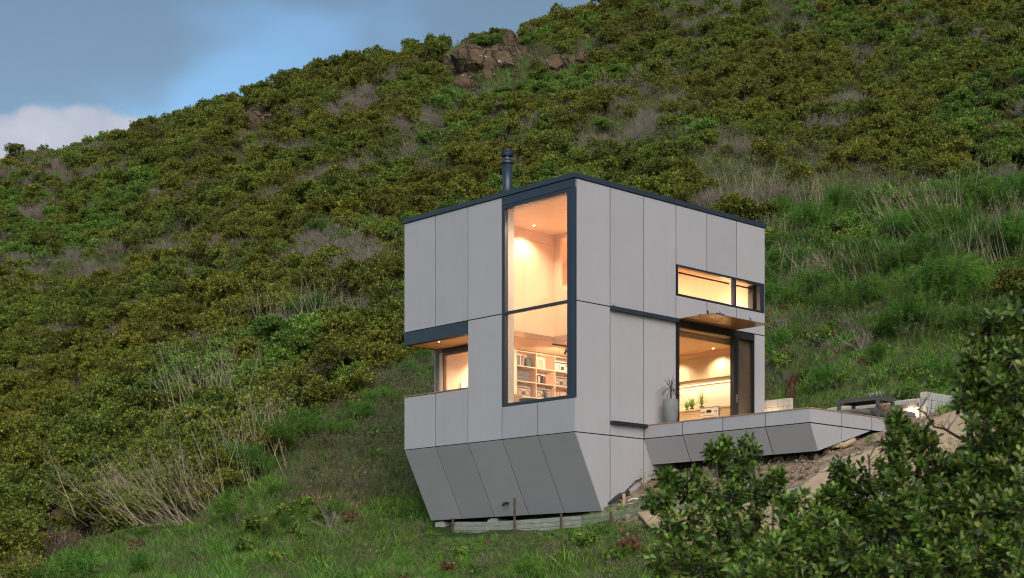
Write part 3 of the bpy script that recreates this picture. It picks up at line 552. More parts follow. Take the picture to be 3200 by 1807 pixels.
def crate(x, z, w, h, label, m):
    t = thing('storage_box', label, 'box', (x, 5.05, z)); MB().box(x, x+w, 5.05, 5.30, z, z+h*.8).build('body', m, t, bevel=.004); MB().box(x-.004, x+w+.004, 5.045, 5.305, z+h*.8+.001, z+h).build('lid', m, t, bevel=.004)
crate(3.0, 5.747, .48, .17, 'wide black storage box on the left shelf under the record player', M['book1']); crate(3.0, 5.92, .45, .10, 'low dark record player case on top of the wide black box', M['speaker'])
# seats
t = thing('dining_chair', 'blue grey felt backed chair by the big window sill', 'chair', (.95, 1.85, 4.1))
mb = MB(); mb.slab([(.72, 1.62, 4.62), (1.16, 1.95, 4.62), (1.12, 2.02, 4.96), (.72, 1.72, 4.96)], (-.6, .8, 0), .03); mb.build('backrest', M['bluechair'], t, bevel=.01)
MB().box(.75, 1.2, 1.45, 1.9, 4.52, 4.57).build('seat', M['bluechair'], t, bevel=.01)
for a in (.78, 1.16):
    for b in (1.49, 1.86): MB().tube([(a, b, 4.1), (a, b, 4.52)], .013, 8).build('leg', M['black'], t)
t = thing('armchair', 'beige armchair with a square back at the left side of the big window', 'armchair', (1.0, 2.9, 4.1))
MB().box(.62, 1.3, 3.05, 3.2, 4.4, 5.03).build('backrest', M['beige'], t, bevel=.03); MB().box(.62, 1.3, 2.5, 3.04, 4.3, 4.5).build('seat', M['beige'], t, bevel=.03)
for a in (.55, 1.31): MB().box(a, a+.06, 2.5, 3.2, 4.3, 4.75).build('armrest', M['beige'], t, bevel=.02)
MB().box(.6, 1.32, 2.55, 3.15, 4.1, 4.29).build('base', M['black'], t)
t = thing('side_table', 'low dark side table between the armchair and the blue chair', 'table', (.75, 2.25, 4.1)); MB().lathe((.75, 2.25, 4.1), [(.24, .66), (.24, .69)], 24).build('tabletop', M['bluechair'], t); MB().lathe((.75, 2.25, 4.1), [(.16, 0), (.02, .02), (.02, .655)], 16).build('stem', M['black'], t)
# print on the wall behind the balcony glass
t = thing('framed_print', 'large framed abstract print in green and white seen through the balcony glass', 'picture', (1.9, 5.66, 4.9))
MB().box(1.62, 2.85, 5.655, 5.695, 4.62, 5.62).build('frame', M['paper'], t); MB().box(1.86, 2.61, 5.648, 5.653, 4.74, 5.30).build('print', M['ink'], t)
mb = MB()
for k in range(9):
    cx = 1.92 + .09*k; pts = [(cx + .05*math.sin(k*1.7 + q*.9), 5.643, 4.78 + .07*q) for q in range(7)]; mb.tube(pts, .016 + .008*(k % 3), 5)
mb.build('print_shapes', M['paper'], t)
# ------------------------------------------------------------------ kitchen
k_ = thing('kitchen_units', 'pale ply kitchen cupboards and worktop with tiled splashback behind the glass door', 'kitchen', (6.3, 1.5, 4.1))
ys = [.34, .735, 1.334, 1.918, 2.52, 3.12]
for a, b in zip(ys, ys[1:]): MB().box(6.30, 6.318, a+.004, b-.004, 5.735, 6.29).build('cupboard_door', M['cabinet'], k_)
MB().box(6.32, 6.65, .34, 3.12, 5.74, 6.285).build('cupboard_body', M['cabinet'], k_)
MB().box(6.33, 6.65, .31, 3.12, 6.30, 6.425).build('bulkhead', M['ply'], k_); MB().box(6.34, 6.6, .34, 3.12, 5.64, 5.732).build('range_hood', M['cabinet'], k_)
MB().box(6.22, 6.65, 1.49, 3.3, 4.93, 4.97).box(6.22, 6.65, .31, .89, 4.93, 4.97).build('worktop', M['cabinet'], k_)
for a, b in ((1.49, 2.1), (2.1, 2.7), (2.7, 3.3), (.31, .89)): MB().box(6.25, 6.268, a+.003, b-.003, 4.18, 4.925).build('cupboard_door', M['cabinet'], k_)
MB().box(6.27, 6.64, .31, .89, 4.1, 4.925).box(6.27, 6.64, 1.49, 3.3, 4.1, 4.925).build('cupboard_body', M['cabinet'], k_)
MB().box(6.652, 6.659, .31, 3.3, 4.972, 5.64).build('splashback', M['grout'], k_)
mb = MB()
for i in range(30):
    for j in range(6): mb.box(6.645, 6.652, .315+.1*i, .315+.1*i+.096, 4.978+.11*j, 4.978+.11*j+.106)
mb.build('splashback_tiles', M['tile'], k_)['kind'] = 'stuff'
t = thing('strip_light', 'thin lit strip under the kitchen range hood', 'light', (6.5, 1.7, 5.63)); MB().box(6.49, 6.51, .5, 3.0, 5.632, 5.639).build('lamp_face', M['lamp_soft'], t)
l = bpy.data.lights.new('lamp', 'AREA'); l.shape = 'RECTANGLE'; l.size = 2.4; l.size_y = .03; l.energy = 11; l.color = WARM; o = bpy.data.objects.new('lamp', l); COL.objects.link(o); o.location = W(6.47, 1.75, 5.625); o.rotation_euler = (0, 0, TH + math.pi/2)
t = thing('stove', 'white freestanding stove with black display and oven window', 'stove', (6.2, 1.2, 4.1))
MB().box(6.20, 6.64, .90, 1.48, 4.15, 4.955).build('body', M['white'], t); MB().box(6.19, 6.64, .89, 1.485, 4.957, 4.975).build('hob', M['steel'], t)
MB().box(6.185, 6.199, .95, 1.43, 4.30, 4.70).build('oven_window', M['black'], t, bevel=.004); MB().tube([(6.16, .95, 4.755), (6.16, 1.43, 4.755)], .012, 8).build('handle', M['steel'], t)
MB().box(6.19, 6.199, 1.12, 1.28, 4.83, 4.90).build('display', M['black'], t)
for y in (.95, 1.03, 1.34, 1.39, 1.44): MB().tube([(6.20, y, 4.86), (6.165, y, 4.86)], .018, 10).build('knob', M['steel'], t)
mb = MB()
for y in (1.05, 1.33): mb.box(6.26, 6.58, y-.09, y-.08, 4.985, 4.995).box(6.26, 6.58, y+.08, y+.09, 4.985, 4.995).box(6.26, 6.58, y-.005, y+.005, 4.985, 4.995).box(6.41, 6.42, y-.11, y+.11, 4.996, 5.004)
mb.build('pan_supports', M['black'], t)
def leafplant(name, label, cat, c, n, ln, w, m, droop=.5, spread=1., house=True, lab_stem=None, up=.3, parts=True):
    """plant of n strap leaves arching from one point"""
    t = thing(name, label, cat, c, house=house); vs, fs, tt = [], [], []
    for i in range(n):
        a = random.uniform(0, 6.283); e = random.uniform(up, 1.35); l = ln*random.uniform(.65, 1.1); d = Vector((math.cos(a)*math.cos(e)*spread, math.sin(a)*math.cos(e)*spread, math.sin(e))); sd_ = Vector((-math.sin(a), math.cos(a), 0)); b = len(vs)
        for k in range(5):
            f = k/4; p = d*l*f + Vector((0, 0, -droop*l*f*f*math.cos(e))); ww = w*(1-f)**.6*(.6+.8*f) if k < 4 else .001; vs += [p - sd_*ww, p + sd_*ww]
        fs += [(b+2*k, b+2*k+1, b+2*k+3, b+2*k+2) for k in range(4)]; tt += [random.random()]*10
    me = bpy.data.meshes.new('leaves'); me.from_pydata([tuple(v) for v in vs], [], fs); at = me.attributes.new('tint', 'FLOAT', 'POINT'); at.data.foreach_set('value', tt); me.materials.append(m)
    o = bpy.data.objects.new('leaves', me); COL.objects.link(o); o.parent = t; return t
def potin(t, m, r, h, name='pot'): MB().lathe((0, 0, 0), [(r*.75, -h), (r, -.01), (r*.9, -.008)], 16).build(name, m, t, org=(0, 0, 0))
p = leafplant('potted_grass', 'tall grassy pot plant on the kitchen worktop beside the stove', 'plant', (6.42, 1.62, 5.06), 60, .46, .008, M['grassA'], .3, .6); potin(p, M['sandpot'], .07, .088)
p = leafplant('potted_herb', 'short leafy herb in a dark pot on the kitchen worktop', 'plant', (6.42, 1.95, 5.05), 60, .30, .018, M['grassA'], .2, .9); potin(p, M['sandpot'], .06, .078)
p = leafplant('potted_herb', 'small pale herb in the leftmost pot on the kitchen worktop', 'plant', (6.42, 2.12, 5.04), 36, .22, .016, M['grassA'], .3, 1); potin(p, M['sandpot'], .05, .068)

# ------------------------------------------------------------------ on the terrace
def on_plane(px, py, ax, val):
    r = Vector(((px-1600)/F, 1, (H-py)/F)); o = (*loc(0, 0), 0.); q = loc(r.x, r.y); q = (q[0]-o[0], q[1]-o[1], r.z)
    k = (val - o[ax]) / q[ax]; return [o[i] + q[i]*k for i in range(3)]
a = on_plane(2096, 1262, 1, -.35)
t = thing('plant_pot', 'tall tapered grey pot standing on the deck beside the kitchen door', 'pot', (a[0], -.35, 4.1))
MB().lathe((a[0], -.35, 4.1), [(.12, 0), (.13, .01), (.17, .25), (.185, .45), (.18, .62), (.165, .635), (.15, .60)], 32).build('body', M['pot'], t, smooth=True)
MB().lathe((a[0], -.35, 4.66), [(.148, 0), (.148, .02)], 24).build('soil', M['soil_lump'], t)
cy = leafplant('cordyline', 'bronze red spiky cordyline growing out of the tall grey pot', 'plant', (a[0], -.35, 4.98), 70, .42, .009, M['cordyline'], .75, 1, up=-.2)
MB().tube([(0, 0, -.32), (.01, 0, -.15), (0, 0, .02)], .02, 8).build('stem', M['bark'], cy, org=(0, 0, 0))
def blockwall(name, label, x0, x1, y0, y1, zt, courses, L0, along):
    t = thing(name, label, 'wall', (x0, y0, zt - .2*courses))
    for c in range(courses):
        z1 = zt - .2*c; u0, u1 = (x0, x1) if along == 'x' else (y0, y1); off = 0 if c % 2 == 0 else L0/2; u = u0 - off
        while u < u1 - .01:
            a, b = max(u, u0), min(u + L0, u1)
            if b - a > .02:
                mb = MB(); (mb.box(a+.005, b-.005, y0, y1, z1-.191, z1) if along == 'x' else mb.box(x0, x1, a+.005, b-.005, z1-.191, z1)); mb.build('concrete_block', M['block'], t, bevel=.004)
            u += L0
    g = .012; MB().box(x0+g, x1-g, y0+g, y1-g, zt-.2*courses, zt-g).build('mortar', M['concrete'], t)
blockwall('block_wall', 'short lit concrete block wall behind the right end of the house', 7.70, 7.84, -.25, 1.6, 5.21, 5, .4, 'y')
blockwall('block_wall', 'tall concrete block wall at the right end of the terrace bench', 8.45, 11.4, -3.78, -3.60, 5.10, 4, .4, 'x')
t = thing('retaining_wall', 'low concrete retaining wall with grey rail along the back of the terrace bench', 'wall', (8.42, -3.5, 4.0))
MB().box(8.42, 8.58, -3.59, -.9, 4.0, 4.95).build('capping', M['block'], t); MB().box(8.34, 8.415, -3.59, -.9, 4.74, 4.83).build('rail', M['paint_grey'], t)
t = thing('terrace_bench', 'long built in bench with grey cushion against the terrace retaining wall', 'bench', (7.9, -3.5, 4.1))
MB().box(7.85, 8.33, -3.58, -1.0, 4.38, 4.46).build('seat_slab', M['cedar'], t); MB().box(7.83, 8.33, -3.56, -2.0, 4.465, 4.60).build('cushion', M['cushion'], t, bevel=.03); MB().box(7.83, 8.33, -1.98, -1.0, 4.465, 4.60).build('cushion', M['cushion'], t, bevel=.03)
MB().box(7.95, 8.3, -3.5, -1.1, 4.1, 4.375).build('base', M['concrete'], t)
def walllamp(label, x, y, z, power):
    t = thing('wall_lamp', label, 'lamp', (x, y, z)); MB().lathe((x, y, z), [(.03, 0), (.055, .02), (.055, .06), (.03, .075)], 16).build('lamp_glass', M['lamp'], t); MB().box(x+.056, x+.075, y-.03, y+.03, z, z+.08).build('bracket', M['black'], t); ambient((x-.09, y, z+.02), power, .04, (1, .70, .38))
walllamp('round glowing lamp on the retaining wall next to the tall block wall', 8.33, -3.42, 4.66, 5)
walllamp('small glowing lamp on the retaining wall at the left of the terrace table', 8.33, -1.3, 4.66, 7)
walllamp('lamp low at the foot of the short block wall behind the house', 7.58, .35, 4.62, 9)
# table
t = thing('outdoor_table', 'dark grey metal dining table with square legs on the terrace', 'table', (6.97, -3.0, 4.1))
MB().box(6.62, 7.32, -3.6, -2.43, 4.83, 4.855).build('tabletop', M['paint_grey'], t); MB().box(6.62, 7.32, -3.6, -3.54, 4.76, 4.828).box(6.62, 7.32, -2.49, -2.43, 4.76, 4.828).box(6.62, 6.68, -3.54, -2.49, 4.76, 4.828).box(7.26, 7.32, -3.54, -2.49, 4.76, 4.828).build('apron', M['paint_grey'], t)
for x in (6.62, 7.25):
    for y in (-3.6, -2.50): MB().box(x, x+.07, y, y+.07, 4.097, 4.76).build('leg', M['paint_grey'], t)
def lowseat(label, x0, x1, y0, y1, back):
    t = thing('outdoor_chair', label, 'chair', (x0, y0, 4.1)); MB().box(x0, x1, y0, y1, 4.42, 4.45).build('seat', M['paint_grey'], t); MB().box(x0+.01, x1-.01, y0+.01, y1-.01, 4.452, 4.54).build('cushion', M['cushion'], t, bevel=.02)
    for x in (x0, x1-.05):
        for y in (y0, y1-.05): MB().box(x, x+.05, y, y+.05, 4.097, 4.42).build('leg', M['paint_grey'], t)
    if back: MB().box(x0 if back < 0 else x1-.05, x0+.05 if back < 0 else x1, y0, y1, 4.62, 4.76).box(x0 if back < 0 else x1-.05, x0+.05 if back < 0 else x1, y0, y0+.05, 4.45, 4.62).box(x0 if back < 0 else x1-.05, x0+.05 if back < 0 else x1, y1-.05, y1, 4.45, 4.62).build('backrest', M['cedar'], t)
lowseat('low cushioned outdoor chair at the front of the terrace table', 6.2, 6.7, -3.35, -2.75, 0); lowseat('outdoor chair with timber back behind the right end of the terrace table', 7.1, 7.6, -3.45, -2.9, 1)
# slatted timber edging behind the terrace
t = thing('timber_edging', 'row of short black upright timbers holding the bank behind the deck', 'fence', (8.5, -.8, 4.3))
for k in range(16): MB().box(8.45, 8.52, -.85+.13*k, -.85+.13*k+.115, 4.2, 4.93+.015*random.random()).build('paling', M['black'], t)
# ------------------------------------------------------------------ things on the ground around the house
def gz(x, y): w = W(x, y, 0); return tz1(w.x, w.y)
# retaining boards with stakes, below the base
rw = thing('board_retaining_wall', 'low weathered board retaining wall with stakes in the grass below the house', 'wall', (.4, 2, 1.4))
line = [(.62, 4.85), (.42, 3.2), (.30, 1.5), (.22, .0), (.35, -1.6), (.70, -3.2), (1.05, -4.9), (1.3, -6.0)]
for i, ((xa, ya), (xb, yb)) in enumerate(zip(line, line[1:])):
    za, zb = gz(xa-.25, ya), gz(xb-.25, yb)
    for k in range(3 if i < 4 else 2):
        z0a, z0b = za + .02 + .105*k, zb + .02 + .105*k; j = .012*random.random(); ea = .004 + (.1*random.random() if i == 0 else 0)
        y1, y2 = ya - ea, yb + .004
        MB().add([(xa-.02-j, y1, z0a), (xa+.02-j, y1, z0a), (xb+.02-j, y2, z0b), (xb-.02-j, y2, z0b), (xa-.02-j, y1, z0a+.098), (xa+.02-j, y1, z0a+.098), (xb+.02-j, y2, z0b+.098), (xb-.02-j, y2, z0b+.098)],
                 [(3, 2, 1, 0), (4, 5, 6, 7), (0, 1, 5, 4), (1, 2, 6, 5), (2, 3, 7, 6), (3, 0, 4, 7)]).build('board', M['weathered'] if i not in (3, 4) else M['mossy'], rw)
for x, y, h in ((.56, 4.72, .42), (.28, 2.2, .85), (.17, .55, .42), (.22, -.95, .3)):
    z = gz(x-.2, y); MB().box(x-.075, x-.035, y-.02, y+.02, z-.2, z+h).build('stake', M['stake'], rw)
for (px, py, lab) in ((1372, 1648, 'concrete footing block under the left end of the grey base'), (1537, 1640, 'concrete footing block under the middle of the grey base')):
    a = on_plane(px, py, 0, .93); t = thing('footing', lab, 'footing', tuple(a)); MB().box(a[0]-.0, a[0]+.4, a[1]-.16, a[1]+.16, a[2]-.35, a[2]+.13).build('pad', M['concrete'], t, bevel=.01); MB().box(a[0]+.06, a[0]+.4, a[1]-.14, a[1]+.14, a[2]+.131, a[2]+.16).build('plate', M['steel'], t)
# cloths draped over the ground
def drape(name, label, cat, m, top, bot, nu=60, nv=26, lift=.035, wr=.03):
    vs, fs = [], []
    def along(pl, f):
        d = [0];
        for a, b in zip(pl, pl[1:]): d.append(d[-1] + math.hypot(b[0]-a[0], b[1]-a[1]))
        f *= d[-1]; i = max(k for k in range(len(d)-1) if d[k] <= f + 1e-9); g = (f - d[i]) / (d[i+1]-d[i]); return pl[i][0] + (pl[i+1][0]-pl[i][0])*g, pl[i][1] + (pl[i+1][1]-pl[i][1])*g
    ta = [hit(*p) for p in top]; ba = [hit(*p) for p in bot]
    for j in range(nv+1):
        for i in range(nu+1):
            a = along([q[:2] for q in ta], i/nu); b = along([q[:2] for q in ba], i/nu); f = j/nv
            x = a[0] + (b[0]-a[0])*f; y = a[1] + (b[1]-a[1])*f
            x += (j in (0, nv)) * .22*(mnoise.noise(Vector((i*.16, j, 3))) + .4*mnoise.noise(Vector((i*.6, j, 7)))); y += (j in (0, nv)) * .15*mnoise.noise(Vector((i*.2, j, 11))); vs.append((x, y))
    A = np.array(vs); z = tz(A[:, 0], A[:, 1]) + lift + (vnoise(A[:, 0], A[:, 1], .5, 5) - .3)*wr*2 + (vnoise(A[:, 0] + A[:, 1]*.5, A[:, 1], .18, 6) - .5)*wr
    z += .05
    for j in range(nv):
        for i in range(nu): k = j*(nu+1)+i; fs.append((k, k+1, k+nu+2, k+nu+1))
    me = bpy.data.meshes.new(name); me.from_pydata([(x, y, c) for (x, y), c in zip(vs, z)], [], fs); me.materials.append(m); me.polygons.foreach_set('use_smooth', [True]*len(fs))
    o = bpy.data.objects.new(name, me); COL.objects.link(o); so = o.modifiers.new('thickness', 'SOLIDIFY'); so.thickness = .01; return tag(o, label, cat)
drape('burlap_sheet', 'large tan burlap sheet laid on the bare bank below the deck corner', 'cloth', M['burlap'], [(2470, 1560), (2590, 1470), (2700, 1430), (2800, 1390), (2910, 1325), (2985, 1300), (3090, 1290)], [(2440, 1640), (2560, 1680), (2700, 1640), (2820, 1560), (2930, 1470), (3020, 1400), (3120, 1360)], 90, 30)
drape('burlap_sheet', 'tan burlap strip lower down between the green bushes', 'cloth', M['burlap'], [(1990, 1618), (2150, 1608), (2300, 1590), (2430, 1580)], [(2060, 1690), (2180, 1730), (2320, 1750), (2440, 1720)], 50, 24)
drape('plastic_sheet', 'dark geotextile strip running down the bank against the house wall', 'cloth', M['blackcloth'], [(1890, 1583), (1935, 1545), (1980, 1505), (2016, 1470)], [(1905, 1592), (1950, 1562), (1995, 1520), (2025, 1490)], 40, 8, .02, .09)
c0 = hit(2640, 1402); s_ = MB()
t = thing('burlap_roll', 'crumpled roll of orange brown burlap lying on the bare soil by the deck', 'cloth', (c0[0], c0[1], c0[2]), house=False)
pts = [Vector((-.32, -.05, .05)), Vector((-.18, .0, .09)), Vector((-.02, .02, .07)), Vector((.12, .05, .14)), Vector((.24, .08, .20))]
MB().tube([p for p in pts], .075, 12, .055).build('roll', M['burlap'], t, org=(0, 0, 0), smooth=True); MB().tube([Vector((-.42, -.06, .02)), Vector((-.3, -.05, .06)), Vector((-.15, -.10, .03))], .05, 9, .03).build('fold', M['burlap'], t, org=(0, 0, 0), smooth=True)
for k, (pa, pb, lab) in enumerate([((2560, 1478), (2672, 1430), 'long pale driftwood pole at the top edge of the burlap'), ((2930, 1318), (3010, 1290), 'weathered pole on the bank near the tall block wall'), ((2680, 1428), (2760, 1405), 'short grey stick on the edge of the burlap'), ((2560, 1500), (2600, 1465), 'bent grey branch lying across the bare soil')]):
    a, b = hit(*pa), hit(*pb); mdl = (a+b)/2 + np.array([0, 0, .05]); t = MB().tube([a + [0, 0, .07], mdl + [0, 0, .05], b + [0, 0, .07]], .03, 7, .018).build('pole', M['weathered'], house=False, org=tuple(a)); tag(t, lab, 'pole')
a = hit(1950, 1582); t = thing('survey_stake', 'short square timber stake in the soil at the corner of the house', 'stake', tuple(a), house=False); MB().box(-.035, .035, -.02, .02, -.15, .28).build('post', M['cedar'], t, org=(0, 0, 0)); MB().box(-.036, .036, -.021, .021, .281, .286).build('top', M['weathered'], t, org=(0, 0, 0))
def hose(label, pts, name='garden_hose', m='hose'):
    q = [hit(*p) for p in pts]; o = MB().tube([v + [0, 0, .08 + .02*math.sin(i*2.1)] for i, v in enumerate(q)], .012, 6).build(name, M[m], house=False, org=tuple(q[0])); tag(o, label, 'hose')
hose('green garden hose lying along the boards at the corner of the house', [(1888, 1597), (1920, 1595), (1950, 1592), (1985, 1585), (2020, 1582), (2050, 1580)])
hose('turquoise hose crossing the bare soil behind the front bush', [(2380, 1520), (2400, 1518), (2425, 1514), (2445, 1508)])
a = hit(1982, 1578); t = thing('sprinkler', 'oscillating garden sprinkler with white arched bar beside the stake', 'sprinkler', tuple(a), house=False)
MB().tube([(-.14, 0, .09), (-.07, 0, .13), (.02, 0, .14), (.12, 0, .13)], .012, 8).build('arched_bar', M['white'], t, org=(0, 0, 0)); MB().tube([(-.14, 0, .08), (-.14, 0, .02), (.2, 0, .04), (.2, 0, .12)], .008, 6).build('frame', M['steel'], t, org=(0, 0, 0)); MB().box(.10, .19, -.03, .03, .10, .16).build('motor', M['black'], t, org=(0, 0, 0))
# boulders
def rock(label, c, r, seed, flat=0, group=None):
    import bmesh
    bm = bmesh.new(); bmesh.ops.create_icosphere(bm, subdivisions=4, radius=1); rs = random.Random(seed)
    cuts = [(Vector((rs.gauss(0, 1), rs.gauss(0, 1), rs.gauss(0, 1))).normalized(), rs.uniform(.55, .88)) for _ in range(11)]
    off = Vector((seed*3.1, seed*1.7, 0))
    for v in bm.verts:
        p = v.co.copy()
        for n, d in cuts:
            e = p.dot(n) - d
            if e > 0: p -= n*e*.99
        p += p.normalized() * (mnoise.noise(p*1.6+off)*.12 + mnoise.noise(p*5+off)*.045 + mnoise.noise(p*14+off)*.02); v.co = (p.x*r[0], p.y*r[1], p.z*r[2])
    me = bpy.data.meshes.new('boulder'); bm.to_mesh(me); bm.free(); me.materials.append(M['rock'])
    o = bpy.data.objects.new('boulder', me); COL.objects.link(o); o.location = c; o.rotation_euler = (rs.uniform(-.2, .2), rs.uniform(-.2, .2), rs.uniform(0, .6)); tag(o, label, 'rock', group)
RK = [(1545,214,84,34,'deep dark rock face behind the boulders of the hillside outcrop'),(1472,198,52,44,'largest boulder of the outcrop on the upper hillside'),(1514,180,22,26,'boulder wedged at the top right of the largest outcrop rock'),(1553,168,30,26,'rounded boulder at the top middle of the hillside outcrop'),
 (1598,174,40,27,'broad boulder at the upper right of the hillside outcrop'),(1535,218,19,22,'boulder in the cleft in the middle of the hillside outcrop'),(1452,258,34,24,'reddish boulder at the foot of the hillside outcrop'),(1530,246,20,18,'small boulder low on the right of the hillside outcrop'),
 (1640,166,14,15,'small boulder at the far right tip of the hillside outcrop'),(1656,184,16,12,'flat boulder low at the far right of the hillside outcrop'),(1392,198,13,18,'small boulder standing left of the hillside outcrop'),(1600,206,30,13,'ledge of rock under the broad boulder of the outcrop'),
 (1600,124,20,22,'dark boulder higher up above the outcrop among scrub'),(1742,198,26,20,'brown boulder right of the outcrop half hidden by scrub'),(1818,184,16,17,'small boulder furthest right among dry grass on the upper hill'),(1788,192,14,13,'small boulder between two others right of the outcrop'),
 (797,375,23,30,'single dark boulder on the left flank of the hill'),(842,366,16,9,'small flat stone beside the dark boulder on the left flank'),(1563,334,22,13,'low pale stone on the slope above the chimney'),(1384,411,15,11,'small pale stone left above the chimney'),(1835,118,14,9,'small rock near the top of the hill')]
for i, (px, py, rx, ry, lab) in enumerate(RK):
    h = hit(px, py + ry*.6); Yd = h[1]; k = Yd/F; c = P(px, py, Yd - .1 + (2.6 if i == 0 else 0)); rock(lab, c, (rx*k*1.38, max(rx, ry)*k*1.0, ry*k*1.42), i+3)

# ------------------------------------------------------------------ plants
def mesh_np(name, V, Fq, tint, m):
    me = bpy.data.meshes.new(name); k = Fq.shape[1]; me.vertices.add(len(V)); me.vertices.foreach_set('co', V.astype(np.float32).ravel())
    me.loops.add(Fq.size); me.loops.foreach_set('vertex_index', Fq.astype(np.int32).ravel()); me.polygons.add(len(Fq)); me.polygons.foreach_set('loop_start', (np.arange(len(Fq))*k).astype(np.int32)); me.update()
    if tint is not None: a = me.attributes.new('tint', 'FLOAT', 'POINT'); a.data.foreach_set('value', tint.astype(np.float32))
    me.materials.append(m); return me
def unit(v): return v / np.maximum(np.linalg.norm(v, axis=-1, keepdims=True), 1e-9)
def rhombs(C, D, S, l, w):
    """rhomb leaves: centre base C, direction D, side S, length l, width w -> verts, quads"""
    l = l[:, None]; w = w[:, None]; V = np.stack([C, C + D*l*.55 + S*w, C + D*l, C + D*l*.55 - S*w], 1).reshape(-1, 3); return V, np.arange(len(V)).reshape(-1, 4)
def leafcloud(r, lobes, n, ls, lw, up=.35, shell=.5):
    L_ = np.array(lobes); wts = L_[:, 3]**2; k = r.choice(len(L_), n, p=wts/wts.sum()); d = unit(r.normal(size=(n, 3))); d[:, 2] = np.where(d[:, 2] < -.25, -d[:, 2], d[:, 2])
    rad = L_[k, 3] * (1 - shell * r.random(n)**1.8) * (1 + .16*np.sin(d[:, 0]*9 + L_[k, 0]*7) * np.sin(d[:, 1]*8 + L_[k, 1]*5) + .12*np.sin(d[:, 2]*11+k))
    C = L_[k, :3] + d * rad[:, None] * [1, 1, .85]; D = unit(d + r.normal(size=(n, 3))*.75 + [0, 0, up]); S = unit(np.cross(D, r.normal(size=(n, 3)))); l = ls * r.uniform(.6, 1.25, n)
    V, Q = rhombs(C, D, S, l, l*lw); t = np.repeat(r.random(n), 4); return V, Q, t
def ribbons(r, base, d, l, w, seg=4, bend=.25, grav=0.):
    """thin bending ribbons; base n,3; d n,3"""
    n = len(base); side = unit(np.cross(d, r.normal(size=(n, 3)))); cv = unit(r.normal(size=(n, 3))) * bend; V = []
    for k in range(seg+1):
        f = k/seg; p = base + d*(l*f)[:, None] + cv*(l*f*f)[:, None] + np.array([0, 0, -1.])*(grav*l*f*f)[:, None]; ww = (w*(1-f*.85))[:, None]; V += [p - side*ww, p + side*ww]
    V = np.stack(V, 1).reshape(-1, 3); b = (np.arange(n)*(2*(seg+1)))[:, None, None]; q = np.array([[2*k, 2*k+1, 2*k+3, 2*k+2] for k in range(seg)])[None]; Q = (b + q).reshape(-1, 4); return V, Q, np.repeat(r.random(n), 2*(seg+1))
def merge(*parts):
    Vs, Qs, Ts, b = [], [], [], 0
    for V, Q, t in parts: Vs.append(V); Qs.append(Q + b); Ts.append(t); b += len(V)
    return np.concatenate(Vs), np.concatenate(Qs), np.concatenate(Ts)
def cluster_cloud(r, lobes, nc, per, ls, lw, cr=.07):
    L_ = np.array(lobes); wts = L_[:, 3]**2; k = r.choice(len(L_), nc, p=wts/wts.sum()); d = unit(r.normal(size=(nc, 3))); d[:, 2] = np.where(d[:, 2] < -.2, -d[:, 2], d[:, 2])
    rad = L_[k, 3] * (1 - .45*r.random(nc)**2.2) * (1 + .13*r.normal(size=nc)); C = L_[k, :3] + d*rad[:, None]*[1, 1, .85]; ax = unit(d + [0, 0, .7]); t0 = r.random(nc)
    C = np.repeat(C, per, 0); ax = np.repeat(ax, per, 0); n = len(C); D = unit(ax*.75 + r.normal(size=(n, 3))*.62); C = C + r.normal(size=(n, 3))*cr*.45 - ax*cr*.4; S = unit(np.cross(D, r.normal(size=(n, 3)))); l = ls*r.uniform(.6, 1.25, n)
    V, Q = rhombs(C, D, S, l, l*lw); t = np.clip(np.repeat(t0, per)*.7 + .3*r.random(n), 0, 1); t = np.where(r.random(n) < .03, 1.0, t*.969); return V, Q, np.repeat(t, 4)
def shrub_mesh(seed, R, Hh, n, ls, m, nl=9):
    r = np.random.default_rng(seed); lobes = []
    for i in range(nl):
        a = r.uniform(0, 6.283); q = R*.62*math.sqrt(r.random()); s = R*r.uniform(.30, .5); lobes.append((q*math.cos(a), q*math.sin(a), Hh*r.uniform(.35, .95) - s*.6 - q*.12, s))
    V, Q, t = cluster_cloud(r, lobes, n//11, 11, ls, .40); return mesh_np('foliage', V, Q, t, m)
def stems_mesh(seed, R, Hh, n, m, w=.012):
    r = np.random.default_rng(seed); b = np.c_[r.normal(size=(n, 2))*.08, -.1*np.ones(n)]; a = r.uniform(0, 6.283, n); e = r.uniform(.5, 1.4, n); d = np.c_[np.cos(a)*np.cos(e), np.sin(a)*np.cos(e), np.sin(e)]
    V, Q, t = ribbons(r, b, d, r.uniform(.6, 1.0, n)*Hh, np.full(n, w), 4, .3); return mesh_np('stems', V, Q, t, m)
def twig_mesh(seed, R, Hh, n, m):
    r = np.random.default_rng(seed); b = np.c_[r.normal(size=(n//6, 2))*R*.2, np.zeros(n//6)]; a = r.uniform(0, 6.283, n//6); e = r.uniform(.35, 1.4, n//6); d = np.c_[np.cos(a)*np.cos(e), np.sin(a)*np.cos(e), np.sin(e)]; l = r.uniform(.7, 1.05, n//6)*Hh
    A = ribbons(r, b, d, l, np.full(n//6, .012), 4, .35); k = r.integers(0, n//6, n); f = r.uniform(.35, 1, n); bb = b[k] + d[k]*(l[k]*f)[:, None]; d2 = unit(d[k] + r.normal(size=(n, 3))*.55)
    B = ribbons(r, bb, d2, r.uniform(.15, .5, n)*Hh*.7, np.full(n, .006), 3, .3); return mesh_np('twigs', *merge(A, B), m)
